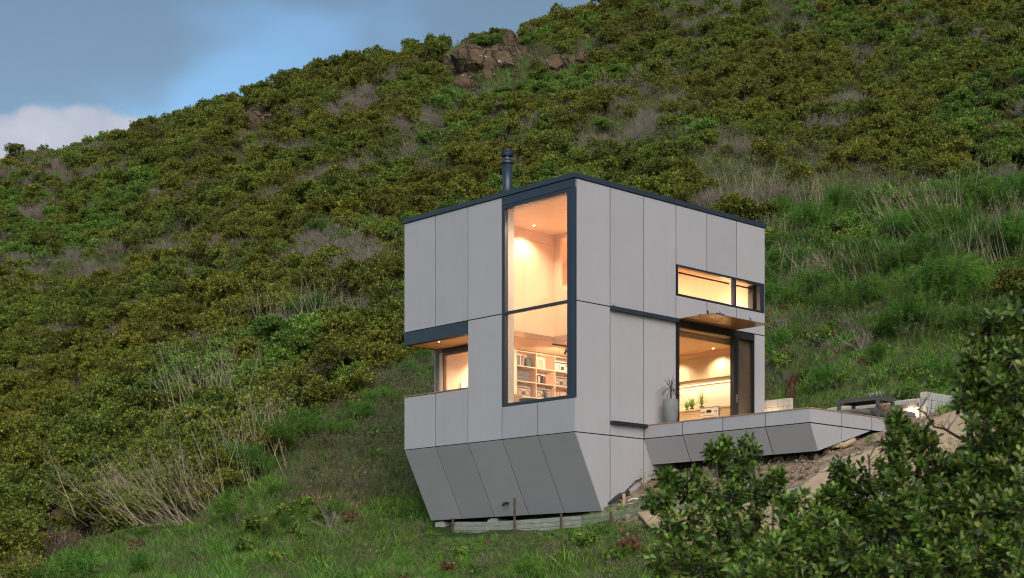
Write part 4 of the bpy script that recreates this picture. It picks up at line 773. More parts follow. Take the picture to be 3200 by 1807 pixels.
def fennel_mesh(seed, R, Hh, n, m):
    r = np.random.default_rng(seed); lob = [(r.normal()*R*.35, r.normal()*R*.35, Hh*r.uniform(.3, .8), R*r.uniform(.28, .45)) for _ in range(9)]; L_ = np.array(lob); per = 26; nc = n//per; k = r.integers(0, 9, nc); d = unit(r.normal(size=(nc, 3))); d[:, 2] = abs(d[:, 2])*.9; C = L_[k, :3] + d*L_[k, 3:4]*r.uniform(.3, 1., (nc, 1)); ax = unit(d*.6 + [0, 0, 1.] + r.normal(size=(nc, 3))*.3); tt = r.random(nc)
    C = np.repeat(C, per, 0); ax = np.repeat(ax, per, 0); m_ = len(C); f = r.random((m_, 1)); C = C + ax*f*.30; D = unit(ax*.8 + r.normal(size=(m_, 3))*.55); V, Q, t = ribbons(r, C, D, r.uniform(.07, .17, m_), np.full(m_, .006), 2, .25, .35); t = np.clip(np.repeat(np.repeat(tt, per), 6)*.75 + t*.22, 0, .97)
    B = ribbons(r, np.c_[r.normal(size=(40, 2))*R*.25, np.zeros(40)], unit(np.c_[r.normal(size=(40, 2))*.45, np.ones(40)]), r.uniform(.5, .95, 40)*Hh, np.full(40, .01), 3, .2); return mesh_np('fronds', *merge((V, Q, t), B), m)
def stalk_mesh(seed, n, l, lean, m, spread=.35, w=.009):
    r = np.random.default_rng(seed); b = np.c_[r.normal(size=(n, 2))*spread, np.zeros(n)]; d = unit(np.array(lean)[None] + r.normal(size=(n, 3))*.22); ll = l*r.uniform(.55, 1.1, n); A = ribbons(r, b, d, ll, np.full(n, w)*r.uniform(.7, 1.2, n), 5, .12)
    k = r.integers(0, n, n*3); f = r.uniform(.6, 1, n*3); bb = b[k] + d[k]*(ll[k]*f)[:, None]; B = ribbons(r, bb, unit(d[k] + r.normal(size=(n*3, 3))*.35), r.uniform(.1, .35, n*3)*l*.5, np.full(n*3, w*.5), 2, .1); return mesh_np('stalks', *merge(A, B), m)
def tuft_mesh(seed, n, l, m, w=.010, R=.14, lean=(0, 0)):
    r = np.random.default_rng(seed); b = np.c_[r.normal(size=(n, 2))*R*.6, -.04*np.ones(n)]; a = r.uniform(0, 6.283, n); e = r.uniform(.7, 1.5, n); d = np.c_[np.cos(a)*np.cos(e) + lean[0], np.sin(a)*np.cos(e) + lean[1], np.sin(e)]
    return mesh_np('blades', *ribbons(r, b, d, l*r.uniform(.5, 1.15, n), np.full(n, w)*r.uniform(.7, 1.3, n), 4, .15, .35), m)
def seed_tuft(seed, n, l, m):
    r = np.random.default_rng(seed); b = np.c_[r.normal(size=(n, 2))*.16, np.zeros(n)]; d = unit(np.c_[r.normal(size=(n, 2))*.28, np.ones(n)]); ll = l*r.uniform(.6, 1.1, n); A = ribbons(r, b, d, ll, np.full(n, .003), 4, .2, .15)
    k = r.integers(0, n, n*7); f = r.uniform(.7, 1, n*7); bb = b[k] + d[k]*(ll[k]*f)[:, None]; B = ribbons(r, bb, unit(d[k]*.6 + r.normal(size=(n*7, 3))*.6), r.uniform(.03, .10, n*7), np.full(n*7, .006), 1, .1, .2); return mesh_np('blades', *merge(A, B), m)

def tmpl(name, parts):
    """template: list of (part name, mesh)"""
    return (name, parts)
T_SH = [tmpl('coastal_shrub', [('foliage', shrub_mesh(10+i, 1.15, 1.45 + .12*(i % 3), 5600, .088, M['shrub'])), ('stems', stems_mesh(40+i, 1, 1.3, 26, M['bark']))]) for i in range(6)]
T_GR = [tmpl('green_shrub', [('foliage', shrub_mesh(20+i, 1.1, 1.4, 5200, .092, M['shrub2'])), ('stems', stems_mesh(50+i, 1, 1.3, 26, M['bark']))]) for i in range(3)]
T_DD = [tmpl('dead_shrub', [('twigs', twig_mesh(60+i, 1, 1.25, 900, M['twig']))]) for i in range(3)]
T_BR = [tmpl('brown_shrub', [('foliage', shrub_mesh(70+i, .8, 1.0, 2200, .05, M['deadleaf'])), ('twigs', twig_mesh(75+i, .8, 1.0, 300, M['twig']))]) for i in range(2)]
T_FN = [tmpl('fennel_bush', [('fronds', fennel_mesh(80+i, 1., 1.0, 8000, M['fennel']))]) for i in range(3)]
# candidate sites over the hillside in view
sites = []
Yc = 33.0
while Yc < 134:
    st = 1.04 if Yc < 62 else 1.06
    xs = np.arange(-.43*Yc - 4, .43*Yc + 5, st); xs = xs + rng.uniform(-.42, .42, len(xs)) * st; ysn = Yc + rng.uniform(-.42, .42, len(xs)) * st
    sites += list(zip(xs, ysn)); Yc += st
S_ = np.array(sites); sz = tz(S_[:, 0], S_[:, 1]); spx, spy = proj(S_[:, 0], S_[:, 1], sz)
slx, sly = (S_[:, 0]-X0)*cT + (S_[:, 1]-Y0)*sT, -(S_[:, 0]-X0)*sT + (S_[:, 1]-Y0)*cT
ok = (spx > -650) & (spx < 3900) & (spy < 2050) & (spy > -160)
ok &= ~((slx > -3.2) & (slx < 11.5) & (sly > -9) & (sly < 7.5))
ngr = vnoise(S_[:, 0], S_[:, 1], 6, 9)
for pl, pr in ((G_LOW, 1), (G_LAWN, 1), (G_FEN, .72), (G_GAP, .80)): ok &= ~(inpoly(spx, spy, pl) & (rng.random(len(S_)) < pr))
for pl in G_STRIPS: ok &= ~(inpoly(spx, spy, pl) & (rng.random(len(S_)) < .8))
ok &= ~((ngr > .80) & (rng.random(len(S_)) < .75) & (spy < 1000))
for q_ in RK: ok &= ~((abs(spx - q_[0]) < q_[2]*1.25 + 6) & (spy > q_[1] - q_[3]) & (spy < q_[1] + q_[3]*1.3 + 26))
ok &= ~((S_[:, 1] < 36) & (spx > 1000))
S_, sz, spx, spy = S_[ok], sz[ok], spx[ok], spy[ok]
# hidden behind the house
hid = inpoly(spx, spy, [(1430, 760), (1797, 660), (2230, 780), (2230, 1240), (2000, 1400), (1780, 1560), (1450, 1560), (1430, 1390)]) & (S_[:, 1] > 36) & (~inrect(spx, spy, (1240, 1060, 1400, 1300)))
S_, sz, spx, spy = S_[~hid], sz[~hid], spx[~hid], spy[~hid]
n = len(S_); kn = vnoise(S_[:, 0], S_[:, 1], 5.5, 3); gn = vnoise(S_[:, 0], S_[:, 1], 9, 4); rr = rng.random(n); kind = np.zeros(n, int)     # 0 olive 1 green 2 dead twig 3 brown
kind[(gn > .58) & (rr < .7)] = 1
DEADP = [[(360,800),(1000,760),(1180,760),(1200,900),(1000,880),(700,880),(380,900)], [(0,800),(330,830),(300,920),(0,900)], [(1250,320),(1420,360),(1400,450),(1240,450)], [(1580,360),(1700,380),(1680,450),(1560,440)], [(100,480),(360,440),(340,560),(80,640)], [(1950,330),(2160,290),(2130,420),(1940,450)], [(2100,20),(2330,30),(2300,170),(2080,120)],[(2400,700),(2640,640),(2620,760),(2440,780)],[(2560,330),(2700,300),(2660,430),(2520,460)],[(2980,60),(3200,120),(3200,200),(2960,160)]]
dn = np.zeros(n, bool)
for pl in DEADP: dn |= inpoly(spx, spy, pl)
kind[dn & (rr < .42)] = 2; kind[(kn > .72) & (rr < .4) & (spy < 820)] = 2; kind[inpoly(spx, spy, G_FEN) & (rr < .8)] = 1; kind[(~dn) & (rr > .955)] = 2
kind[(spy > 1100) & (spx < 1100) & (rr > .90)] = 3; kind[(spy > 1500) & (spx < 330) & (rr > .6)] = 3; kind[(rr > .93) & (rr < .945)] = 3; kind[(spx > 2420) & (spx < 2560) & (spy > 800) & (spy < 960)] = 3
scl = np.where(kind == 3, rng.uniform(.7, 1.1, n), np.where(kind == 2, rng.uniform(.75, 1.2, n), rng.uniform(.55, 1.2, n))) * np.where(S_[:, 1] > 62, .85, .92)
scl = np.where((S_[:, 1] > 116) & (kind < 2), scl*rng.uniform(.7, 1.3, n), scl); scl = np.where((S_[:, 1] > 108) & (spx > 1380) & (spx < 1700), np.minimum(scl, .6), scl)
for q_ in RK: scl = np.where((abs(spx - q_[0]) < q_[2]*1.3 + 20) & (spy > q_[1]) & (spy < q_[1] + q_[3] + 75), np.minimum(scl, .6), scl)
# the low bushes whose tops show along the bottom left stand free
big = scl * F / S_[:, 1]; inview = (spx > -40) & (spx < 3240) & (spy < 1880) & (spy > -20); order = np.argsort(-(big * inview)); LIM = {0: 290, 1: 200, 2: 130, 3: 60}; cnt = {0: 0, 1: 0, 2: 0, 3: 0}
TS = {0: T_SH, 1: T_GR, 2: T_DD, 3: T_BR}
CATS = {0: ('shrub', 'olive green shrubs on the hillside'), 1: ('shrub', 'bright green shrubs on the hillside'), 2: ('dead shrub', 'bare dead shrubs on the hillside'), 3: ('dead shrub', 'brown withered shrubs on the hillside')}
LBL = {0: 'olive green shrub', 1: 'bright green shrub', 2: 'bare grey dead shrub', 3: 'rusty withered shrub'}
protos = {}
def place(tp, loc_, rz, s, label, cat, group):
    key = tp[1][0][1].name
    if key not in protos:
        r_ = bpy.data.objects.new(tp[0], None); COL.objects.link(r_); r_.empty_display_size = .2
        for nm, me in tp[1]: c = bpy.data.objects.new(nm, me); COL.objects.link(c); c.parent = r_; c['kind'] = 'stuff'
        protos[key] = r_; o = r_
    else: o = copy_tree(protos[key])
    o.location = loc_; o.rotation_euler = (0, 0, rz); o.scale = (s, s, s) if not isinstance(s, tuple) else s; return tag(o, label, cat, group)
rest = []
LM = [(1500,190,'the boulder outcrop'),(1775,195,'the small rocks beside the outcrop'),(797,375,'the single dark boulder on the ridge flank'),(1585,520,'the flue'),(1797,560,'the front roof corner'),(1264,700,'the left roof corner'),(1264,1050,'the dark balcony header'),(1264,1330,'the left edge of the house'),(2391,710,'the right roof corner'),
 (1215,930,'the cabbage tree'),(640,1200,'the tall sheaf of dry stalks'),(430,1560,'the broad fan of dry stalks'),(830,1400,'the lower fennel clumps'),(970,970,'the upper left fennel'),(2850,660,'the big right stalk fan'),(2990,940,'the round fennel bush'),(3110,600,'the far right fennel'),
 (2480,900,'the brown shrub right of the house'),(2330,600,'the tall stalks above the roof'),(100,380,'the pale cloud'),(500,360,'the left skyline'),(1000,200,'the skyline left of the outcrop'),(1700,60,'the skyline right of the outcrop'),(2150,100,'the top edge in the middle right'),(2800,120,'the upper right corner'),(3100,420,'the right photo edge'),(60,900,'the left photo edge'),(60,1400,'the lower left photo edge'),(500,900,'the mid left dead shrubs'),(900,820,'the dead shrubs left of the roof'),(2400,420,'the pale grass gap above the roof'),(60,1780,'the bottom left corner')]
def lm_words(px, py):
    d = [math.hypot(a-px, (b-py)*1.2) for a, b, _ in LM]; j = min(range(len(d)), key=d.__getitem__); a, b, w = LM[j]; dx_, dy_ = px-a, py-b
    rel = ('right of' if dx_ > 0 else 'left of') if abs(dx_) > abs(dy_)*1.3 else ('below' if dy_ > 0 else 'above')
    dist = 'close' if d[j] < 90 else ('just' if d[j] < 170 else ('some way' if d[j] < 280 else 'far')); return dist + ' ' + rel + ' ' + w
used_ = set()
def lab_for(head, px, py):
    a = head + ' ' + lm_words(px, py)
    if a in used_ or len(a.split()) > 16:
        d = sorted(LM, key=lambda q: math.hypot(q[0]-px, (q[1]-py)*1.2))
        for p_, q_ in ((0, 1), (0, 2), (1, 2), (0, 3), (1, 3), (2, 3)):
            b = head + ' between ' + d[p_][2] + ' and ' + d[q_][2]
            if b not in used_ and len(b.split()) <= 16: a = b; break
    if len(a.split()) > 16: a = head + ' near ' + min(LM, key=lambda q: math.hypot(q[0]-px, (q[1]-py)*1.2))[2]
    used_.add(a); return a
def size_word(s): return 'small' if s < .68 else ('low' if s < .84 else ('broad' if s < 1.02 else 'large'))
def side_words(px, py):
    if px < 1270: return 'on the slope left of the house' if py > 900 else 'on the high slope left of the house'
    return 'on the slope above the roof' if px < 2380 else 'on the slope right of the house'
for i in order:
    k = int(kind[i])
    if inview[i] and cnt[k] < LIM[k]:
        cnt[k] += 1; sw = side_words(spx[i], spy[i]); tp = TS[k][rng.integers(len(TS[k]))]
        place(tp, (S_[i, 0], S_[i, 1], sz[i] - .12), rng.uniform(0, 6.28), float(scl[i]), lab_for(size_word(scl[i]) + ' ' + LBL[k], spx[i], spy[i]), CATS[k][0], CATS[k][1] + ', ' + sw)
    else: rest.append(i)
# ------------------------------------------------------------------ geometry-node scatter for what nobody can count
def scatter(name, label, templates, pts, rot, scl_, idx, cat=None):
    cl = bpy.data.collections.new(name + '_kinds')
    for i, me in enumerate(templates):
        ms = me if isinstance(me, list) else [me]
        if len(ms) == 1: o = bpy.data.objects.new('k%02d' % i, ms[0])
        else:
            import bmesh
            bm = bmesh.new(); jm = bpy.data.meshes.new('k'); b_ = 0
            for q in ms:
                n0 = len(bm.faces); bm.from_mesh(q); bm.faces.ensure_lookup_table()
                for f in bm.faces[n0:]: f.material_index = b_
                jm.materials.append(q.materials[0]); b_ += 1
            bm.to_mesh(jm); bm.free(); o = bpy.data.objects.new('k%02d' % i, jm)
        cl.objects.link(o)
    me = bpy.data.meshes.new(name); me.vertices.add(len(pts)); me.vertices.foreach_set('co', np.asarray(pts, np.float32).ravel())
    a = me.attributes.new('rot', 'FLOAT_VECTOR', 'POINT'); a.data.foreach_set('vector', np.asarray(rot, np.float32).ravel())
    a = me.attributes.new('scl', 'FLOAT', 'POINT'); a.data.foreach_set('value', np.asarray(scl_, np.float32)); a = me.attributes.new('idx', 'INT', 'POINT'); a.data.foreach_set('value', np.asarray(idx, np.int32))
    o = bpy.data.objects.new(name, me); COL.objects.link(o); tag(o, label, cat, kind='stuff')
    ng = bpy.data.node_groups.new(name + '_scatter', 'GeometryNodeTree'); ng.interface.new_socket('Geometry', in_out='INPUT', socket_type='NodeSocketGeometry'); ng.interface.new_socket('Geometry', in_out='OUTPUT', socket_type='NodeSocketGeometry')
    gi = ng.nodes.new('NodeGroupInput'); go = ng.nodes.new('NodeGroupOutput'); ip = ng.nodes.new('GeometryNodeInstanceOnPoints'); ci = ng.nodes.new('GeometryNodeCollectionInfo')
    ci.inputs['Collection'].default_value = cl; ci.inputs['Separate Children'].default_value = True; ci.inputs['Reset Children'].default_value = True; ip.inputs['Pick Instance'].default_value = True
    def na(nm, ty): q = ng.nodes.new('GeometryNodeInputNamedAttribute'); q.data_type = ty; q.inputs[0].default_value = nm; return q.outputs[0]
    lk = ng.links.new; lk(gi.outputs[0], ip.inputs['Points']); lk(ci.outputs[0], ip.inputs['Instance']); lk(na('rot', 'FLOAT_VECTOR'), ip.inputs['Rotation']); lk(na('scl', 'FLOAT'), ip.inputs['Scale']); lk(na('idx', 'INT'), ip.inputs['Instance Index']); lk(ip.outputs[0], go.inputs[0])
    md = o.modifiers.new('scatter', 'NODES'); md.node_group = ng; return o
rest = np.array(rest); off_ = {0: 0, 1: 6, 2: 9, 3: 12}; ln2 = {0: 6, 1: 3, 2: 3, 3: 2}
tl = [[q[1] for q in t_[1]] for t_ in T_SH + T_GR + T_DD + T_BR]
scatter('distant_scrub', 'dense green and brown scrub covering the upper hillside up to the ridge', tl, np.c_[S_[rest], sz[rest] - .12], np.c_[np.zeros((len(rest), 2)), rng.uniform(0, 6.28, len(rest))], scl[rest], [off_[int(kind[i])] + rng.integers(ln2[int(kind[i])]) for i in rest], 'scrub')
print('SHRUBS', n, cnt, len(rest))
# grass
TG = [tuft_mesh(100+i, 46, .30, M['grassA']) for i in range(3)] + [tuft_mesh(105+i, 40, .42, M['grassA'], lean=(-.15, -.1)) for i in range(2)] + [tuft_mesh(110+i, 44, .36, M['grassB']) for i in range(2)] + [seed_tuft(115, 30, .62, M['grassB']), seed_tuft(116, 26, .55, M['grassB'])] + [tuft_mesh(120+i, 40, .24, M['grassC'], R=.2) for i in range(2)]
TG = [[t_] for t_ in TG]
def sites_grid(y0, y1, step, pxa, pxb):
    out = []; y = y0
    while y < y1:
        xs = np.arange((pxa-1600)/F*y, (pxb-1600)/F*y, step); out.append(np.c_[xs + rng.uniform(-.5, .5, len(xs))*step, y + rng.uniform(-.5, .5, len(xs))*step]); y += step
    return np.concatenate(out)
def grass(name, label, y0, y1, step, pxa, pxb, sel, probs, s0=.7, s1=1.2):
    g = sites_grid(y0, y1, step, pxa, pxb); z = tz(g[:, 0], g[:, 1]); u, v = proj(g[:, 0], g[:, 1], z); k = sel(g[:, 0], g[:, 1], u, v); g, z, u, v = g[k], z[k], u[k], v[k]
    lx, ly = (g[:, 0]-X0)*cT + (g[:, 1]-Y0)*sT, -(g[:, 0]-X0)*sT + (g[:, 1]-Y0)*cT; k = ~((lx > .55) & (lx < 8.7) & (ly > -4.9) & (ly < 6.0) & ~((ly < -.02) & (lx < 2.6) )); k &= ~((lx > .05) & (lx < .45) & (ly < 5) & (ly > -1)); fr_s = np.where((lx > -1.3) & (lx < .6) & (ly < 5.3) & (ly > -3), .5, 1.0)[k]; g, z = g[k], z[k]
    nn = len(g); a = vnoise(g[:, 0], g[:, 1], 2.3, 12); b = vnoise(g[:, 0], g[:, 1], 1.1, 13); pa = np.array(probs(a, b, u[k], v[k])); pa = pa / pa.sum(0); cs = pa.cumsum(0); q = rng.random(nn); grp = (q[None] > cs).sum(0)
    sub = np.array([[0, 1, 2, 3, 4], [5, 6, 5, 6, 5], [7, 8, 7, 8, 7], [9, 10, 9, 10, 9]]); idx = sub[np.clip(grp, 0, 3), rng.integers(0, 5, nn)]
    s = rng.uniform(s0, s1, nn) * (.55 + .9*b*a**.3) * fr_s; scatter(name, label, TG, np.c_[g, z], np.c_[rng.normal(size=(nn, 2))*.12, rng.uniform(0, 6.28, nn)], s, idx, 'grass'); print('GRASS', name, nn)
soil_ = lambda u, v: inpoly(u, v, SOIL)
DRYP = [(880,1530),(960,1500),(1080,1500),(1200,1500),(1200,1570),(1060,1600),(900,1570)]
DRYQ = [(560,1580),(700,1550),(780,1560),(760,1600),(640,1640),(560,1640)]
def pr_low(a, b, u, v):
    dry = (inpoly(u, v, DRYP) | inpoly(u, v, DRYQ)) * 1.0; pale = ((v < 1560) & (v > 1150) & (u > 900)) * 1.0
    return [np.where(dry > 0, .3, 1.15) * (1 - .5*pale), .22 + .7*pale + (a > .65)*.3, .03 + .5*pale, .05 + 1.3*dry + (b > .8)*.35]
grass('meadow_grass', 'long green grass on the slope below and left of the house', 27, 64, .17, 0, 2500, lambda x, y, u, v: inpoly(u, v, G_LOW) & ~(soil_(u, v) & (rng.random(len(u)) < .93)) & (v < 1850), pr_low)
def pr_r(a, b, u, v):
    low = np.clip((v - 1000) / 80., 0, 1); return [1.0 + 0*a, .35 + .4*(a > .55) - .2*low, .5*(a > .45)*(1-low) + .05, .10 + .5*(b > .75)]
grass('hillside_grass', 'green and pale grass on the slope right of the house', 38, 84, .22, 2300, 3850, lambda x, y, u, v: (inpoly(u, v, G_LAWN) | inpoly(u, v, G_FEN)) & (vnoise(x, y, 1.2, 21) < .78), pr_r, .8, 1.5)
grass('upper_grass', 'pale grass in the gaps between shrubs high on the hill', 55, 128, .36, 0, 3230, lambda x, y, u, v: inpoly(u, v, G_GAP) | np.any([inpoly(u, v, p_) for p_ in G_STRIPS], 0) | (v > -40) & (v < 1000) & (vnoise(x, y, 6, 9) > .76), lambda a, b, u, v: [.5 + 0*a, .6 + .4*(a > .5), .35 + 0*a, .35 + .6*(b > .6)], 1.0, 1.9)
grass('gully_grass', 'rough grass on the ground to the right of the burlap and below the bushes', 20, 45, .30, 1900, 4000, lambda x, y, u, v: (v > 1300) & (u > 2450) & ~soil_(u, v) & ~inpoly(u, v, [(2440,1640),(2470,1550),(2590,1460),(2700,1420),(2910,1315),(3100,1280),(3130,1370),(3020,1410),(2930,1480),(2820,1570),(2700,1650),(2560,1690)]), lambda a, b, u, v: [1.1 + 0*a, .3 + 0*a, .1 + 0*a, .2 + 0*a], .9, 1.6)
grass('bank_tufts', 'scattered small grass tufts on the bare soil bank', 27, 40, .30, 1850, 3000, lambda x, y, u, v: soil_(u, v) & (vnoise(x, y, .8, 31) > .66), lambda a, b, u, v: [1 + 0*a, .3 + 0*a, 0*a, .2 + 0*a], .35, .7)
def clod(seed):
    import bmesh
    bm = bmesh.new(); bmesh.ops.create_icosphere(bm, subdivisions=2, radius=.05); r = random.Random(seed)
    for v in bm.verts: v.co = v.co*(1 + mnoise.noise(v.co*30 + Vector((seed, 0, 0)))*.45); v.co.z *= .6
    me = bpy.data.meshes.new('clod'); bm.to_mesh(me); bm.free(); me.materials.append(M['clod']); return [me]
M['clod'] = mat('soil_clod', (.24, .17, .115), .95, nscale=9, namp=.3)
g = sites_grid(26, 41, .13, 1840, 3000); z = tz(g[:, 0], g[:, 1]); u, v = proj(g[:, 0], g[:, 1], z); k = inpoly(u, v, SOIL) & (rng.random(len(g)) < .5); g, z = g[k], z[k]
scatter('soil_clods', 'loose clods of dry soil and small stones on the bare bank', [clod(i) for i in range(4)], np.c_[g, z + .02], rng.uniform(0, 6.28, (len(g), 3)), rng.uniform(.2, 1.0, len(g))**2*1.5 + .15, rng.integers(0, 4, len(g)), 'soil')
# rough grass and weeds filling the ground round the boulders
rg = []
for q_ in RK[1:]:
    for _ in range(26):
        h = hit(q_[0] + rng.uniform(-1.5, 1.5)*q_[2] , q_[1] + q_[3] + rng.uniform(-6, 60), 80); rg.append(h) if h is not None else None
rg = np.array(rg); scatter('rock_foot_grass', 'rough dry grass growing round the foot of the hillside boulders', TG, rg, np.c_[np.zeros((len(rg), 2)), rng.uniform(0, 6.28, len(rg))], rng.uniform(1., 2.2, len(rg)), rng.choice([3, 4, 5, 6, 9, 10], len(rg)), 'grass')
# low leafy weeds and withered tufts in the grass
WD = [[shrub_mesh(400+i, .26, .28, 330, .075, M['shrub2'], 4)] for i in range(2)] + [[shrub_mesh(404+i, .24, .26, 300, .055, M['deadleaf'], 4)] for i in range(2)] + [[fennel_mesh(408, .28, .3, 1300, M['fennel'])]] + [[twig_mesh(410, .35, .45, 160, M['twig'])]]
g = np.concatenate([sites_grid(28, 62, .55, 0, 2450), sites_grid(38, 80, .62, 2350, 3850)]); z = tz(g[:, 0], g[:, 1]); u, v = proj(g[:, 0], g[:, 1], z); w1 = vnoise(g[:, 0], g[:, 1], 2.1, 41)
lx, ly = (g[:, 0]-X0)*cT + (g[:, 1]-Y0)*sT, -(g[:, 0]-X0)*sT + (g[:, 1]-Y0)*cT
k = (inpoly(u, v, G_LOW) | inpoly(u, v, G_LAWN) | inpoly(u, v, G_FEN)) & ~inpoly(u, v, SOIL) & ~((lx > -.9) & (lx < 8.8) & (ly > -5) & (ly < 6.2)) & (rng.random(len(g)) < np.where(w1 > .6, .5, .12)); g, z, u, v, w1 = g[k], z[k], u[k], v[k], w1[k]
r9 = rng.random(len(g)); br_ = inpoly(u, v, DRYP) | inpoly(u, v, DRYQ); ix = np.where(r9 < .62, rng.integers(0, 2, len(g)), np.where(r9 < .76, rng.integers(2, 4, len(g)), np.where(r9 < .9, 4, 5))); ix = np.where(br_ & (r9 < .7), rng.integers(2, 4, len(g)), ix)
scatter('meadow_weeds', 'low leafy weeds and small withered tufts scattered through the grass', WD, np.c_[g, z - .02], np.c_[np.zeros((len(g), 2)), rng.uniform(0, 6.28, len(g))], rng.uniform(.5, 1.7, len(g)), ix, 'weeds')
# fennel
FEN = [(980,1010,.9),(950,990,.6),(780,1400,.9),(850,1440,.9),(940,1400,.9),(700,1480,.9),(610,1520,.8),(520,1560,.7),(560,1390,.7),(660,1330,.8),(600,1320,.6),(720,1240,.7),(690,1200,.5),(1130,1330,.6),(1190,1270,.6),(1080,1370,.5),(420,1600,.6),(1290,1180,.5),(870,1560,.4),(760,1500,.8),
       (2540,740,1.1),(2640,690,1.1),(2720,710,1.0),(2800,760,1.1),(2870,740,1.0),(2960,700,1.3),(3060,690,1.4),(3160,680,1.4),(2980,780,1.2),(3080,820,1.3),(3180,820,1.3),(2900,860,1.1),(2820,880,1.1),(2740,900,1.0),(2650,920,1.0),(2560,930,.9),(2450,870,.9),(2500,820,.9),(2420,960,.8),(2700,980,1.0),(2940,1000,1.4),(2870,1060,1.1),(2980,960,1.2),(3000,920,1.0),(3120,930,1.0),(2600,1000,.7),(2440,690,.8),(2760,830,.9),(3100,1060,.9),(2660,840,.9),(2410,800,.8),(2860,1010,.9)]
for i, (px, py, s) in enumerate(FEN):
    h = hit(px, py + 10)
    if h is None: continue
    rgt = px > 2300; place(T_FN[i % 3], (h[0], h[1], h[2] - .05), rng.uniform(0, 6.28), float(s*1.2), lab_for(size_word(s) + ' feathery fennel clump', px, py), 'fennel', 'fennel clumps right of the house' if rgt else 'fennel clumps left of the house')
STK = [((560,1640),1.9,(-.55,-.2,.6),48,'broad fan of dry pale stalks lying over the fennel at the lower left'),((470,1620),1.7,(-.5,-.1,.75),50,'leftmost stand of dry stalks leaning left at the grass edge'),((640,1590),1.8,(-.35,0,.8),40,'dry stalks leaning left beside the withered brown weeds'),
 ((690,1300),2.2,(-.22,0,1),46,'tall sheaf of dry pale stalks standing in the mid left scrub'),((620,1260),1.6,(-.4,0,.9),14,'thin dry stalks left of the tall sheaf'),((640,1440),1.5,(-.2,0,1),14,'thin dry stalks above the lower left fennel'),((860,1060),1.9,(-.22,0,1),14,'dry stalks rising from the scrub left of the upper fennel'),((985,1030),1.9,(-.05,0,1),26,'dry stalks standing round the upper left fennel clump'),
 ((780,1500),1.9,(-.25,0,1),24,'dry stalks behind the middle fennel clumps'),((880,1430),1.8,(-.15,0,1),26,'dry stalks above the rightmost low fennel clump'),((570,1410),1.3,(-.1,0,1),10,'few short dry stalks in the lower scrub'),((1190,880),1.2,(-.2,0,1),8,'sparse dry stalks near the cabbage tree'),
 ((2860,750),2.2,(-.5,0,.8),44,'big fan of dry branching stalks leaning left on the right hillside'),((2930,720),2.0,(-.1,0,1),36,'upright dry stalks on the crest of the right fennel'),((2960,880),1.7,(0,0,1),24,'short thick stand of pale stalks in the right fennel'),((3110,850),2.1,(-.2,0,1),20,'dry stalks at the right edge of the photo'),((2560,660),1.3,(-.1,0,1),22,'dry stalks near the roof corner'),((2510,880),1.4,(-.15,0,1),24,'dry stalks beside the brown shrub right of the house'),
 ((2690,930),1.8,(-.4,0,.9),26,'dry stalks leaning left in the middle of the right slope'),((2440,780),1.3,(-.1,0,1),14,'thin dry stalks next to the strip window'),((2330,650),1.9,(0,0,1),26,'tall pale stalks above the roof line right of centre'),((3110,640),2.4,(0,0,1),7,'few tall single stalks near the top right fennel'),((2610,900),1.4,(-.2,0,1),18,'dry stalks between two fennel clumps right'),((2780,850),1.3,(-.4,0,.9),18,'leaning stalks in the centre of the right fennel'),((3180,760),2.0,(-.1,0,1),14,'dry stalks by the far right fennel')]
for i, ((px, py), l, lean, nn, lab) in enumerate(STK):
    h = hit(px, py); t = thing('dry_stalks', lab, 'dry plant', (h[0], h[1], h[2] - .05), house=False); me = stalk_mesh(200+i, int(nn*2.2), l*1.2, lean, M['stalk'], .9 if nn > 40 else .5, .009); o = bpy.data.objects.new('stalks', me); COL.objects.link(o); o.parent = t; o['kind'] = 'stuff'
    o = bpy.data.objects.new('leaf_litter', tuft_mesh(260+i, 30, .3, M['grassC'], R=.5)); COL.objects.link(o); o.parent = t; o['kind'] = 'stuff'
# cabbage tree, flax, dead palm by the wall
h = hit(1215, 985); ct = leafplant('cabbage_tree', 'spiky green cabbage tree standing in the scrub just left of the house', 'tree', (h[0], h[1], h[2] + .75), 90, 1.0, .022, M['palm'], .35, 1, house=False, up=-.1)
MB().tube([(0, 0, -.85), (.03, 0, -.4), (0, 0, .05)], .05, 8, .04).build('trunk', M['bark'], ct, org=(0, 0, 0))
a = on_plane(2458, 1232, 0, 8.4); dp_ = leafplant('withered_cordyline', 'withered brown drooping plant behind the short lit block wall', 'plant', (8.6, a[1], 5.75), 60, .55, .012, M['cordyline'], 1.2, .6, up=-1.2); MB().tube([(0, 0, -.7), (0, 0, .05)], .02, 6).build('stem', M['bark'], dp_, org=(0, 0, 0))
h = hit(2632, 1262); leafplant('flax', 'small yellow green flax plant above the terrace table', 'plant', tuple(h), 34, .42, .012, M['grassB'], .5, 1, house=False)
h = hit(2765, 1242); t = thing('stone_block', 'loose pale stone block on the bank behind the terrace table', 'stone', tuple(h), house=False); MB().box(-.28, .30, -.14, .14, -.05, .14).build('block', M['block'], t, org=(0, 0, 0), bevel=.012); MB().box(-.45, -.3, -.1, .1, -.05, .11).build('block', M['block'], t, org=(0, 0, 0), bevel=.012)
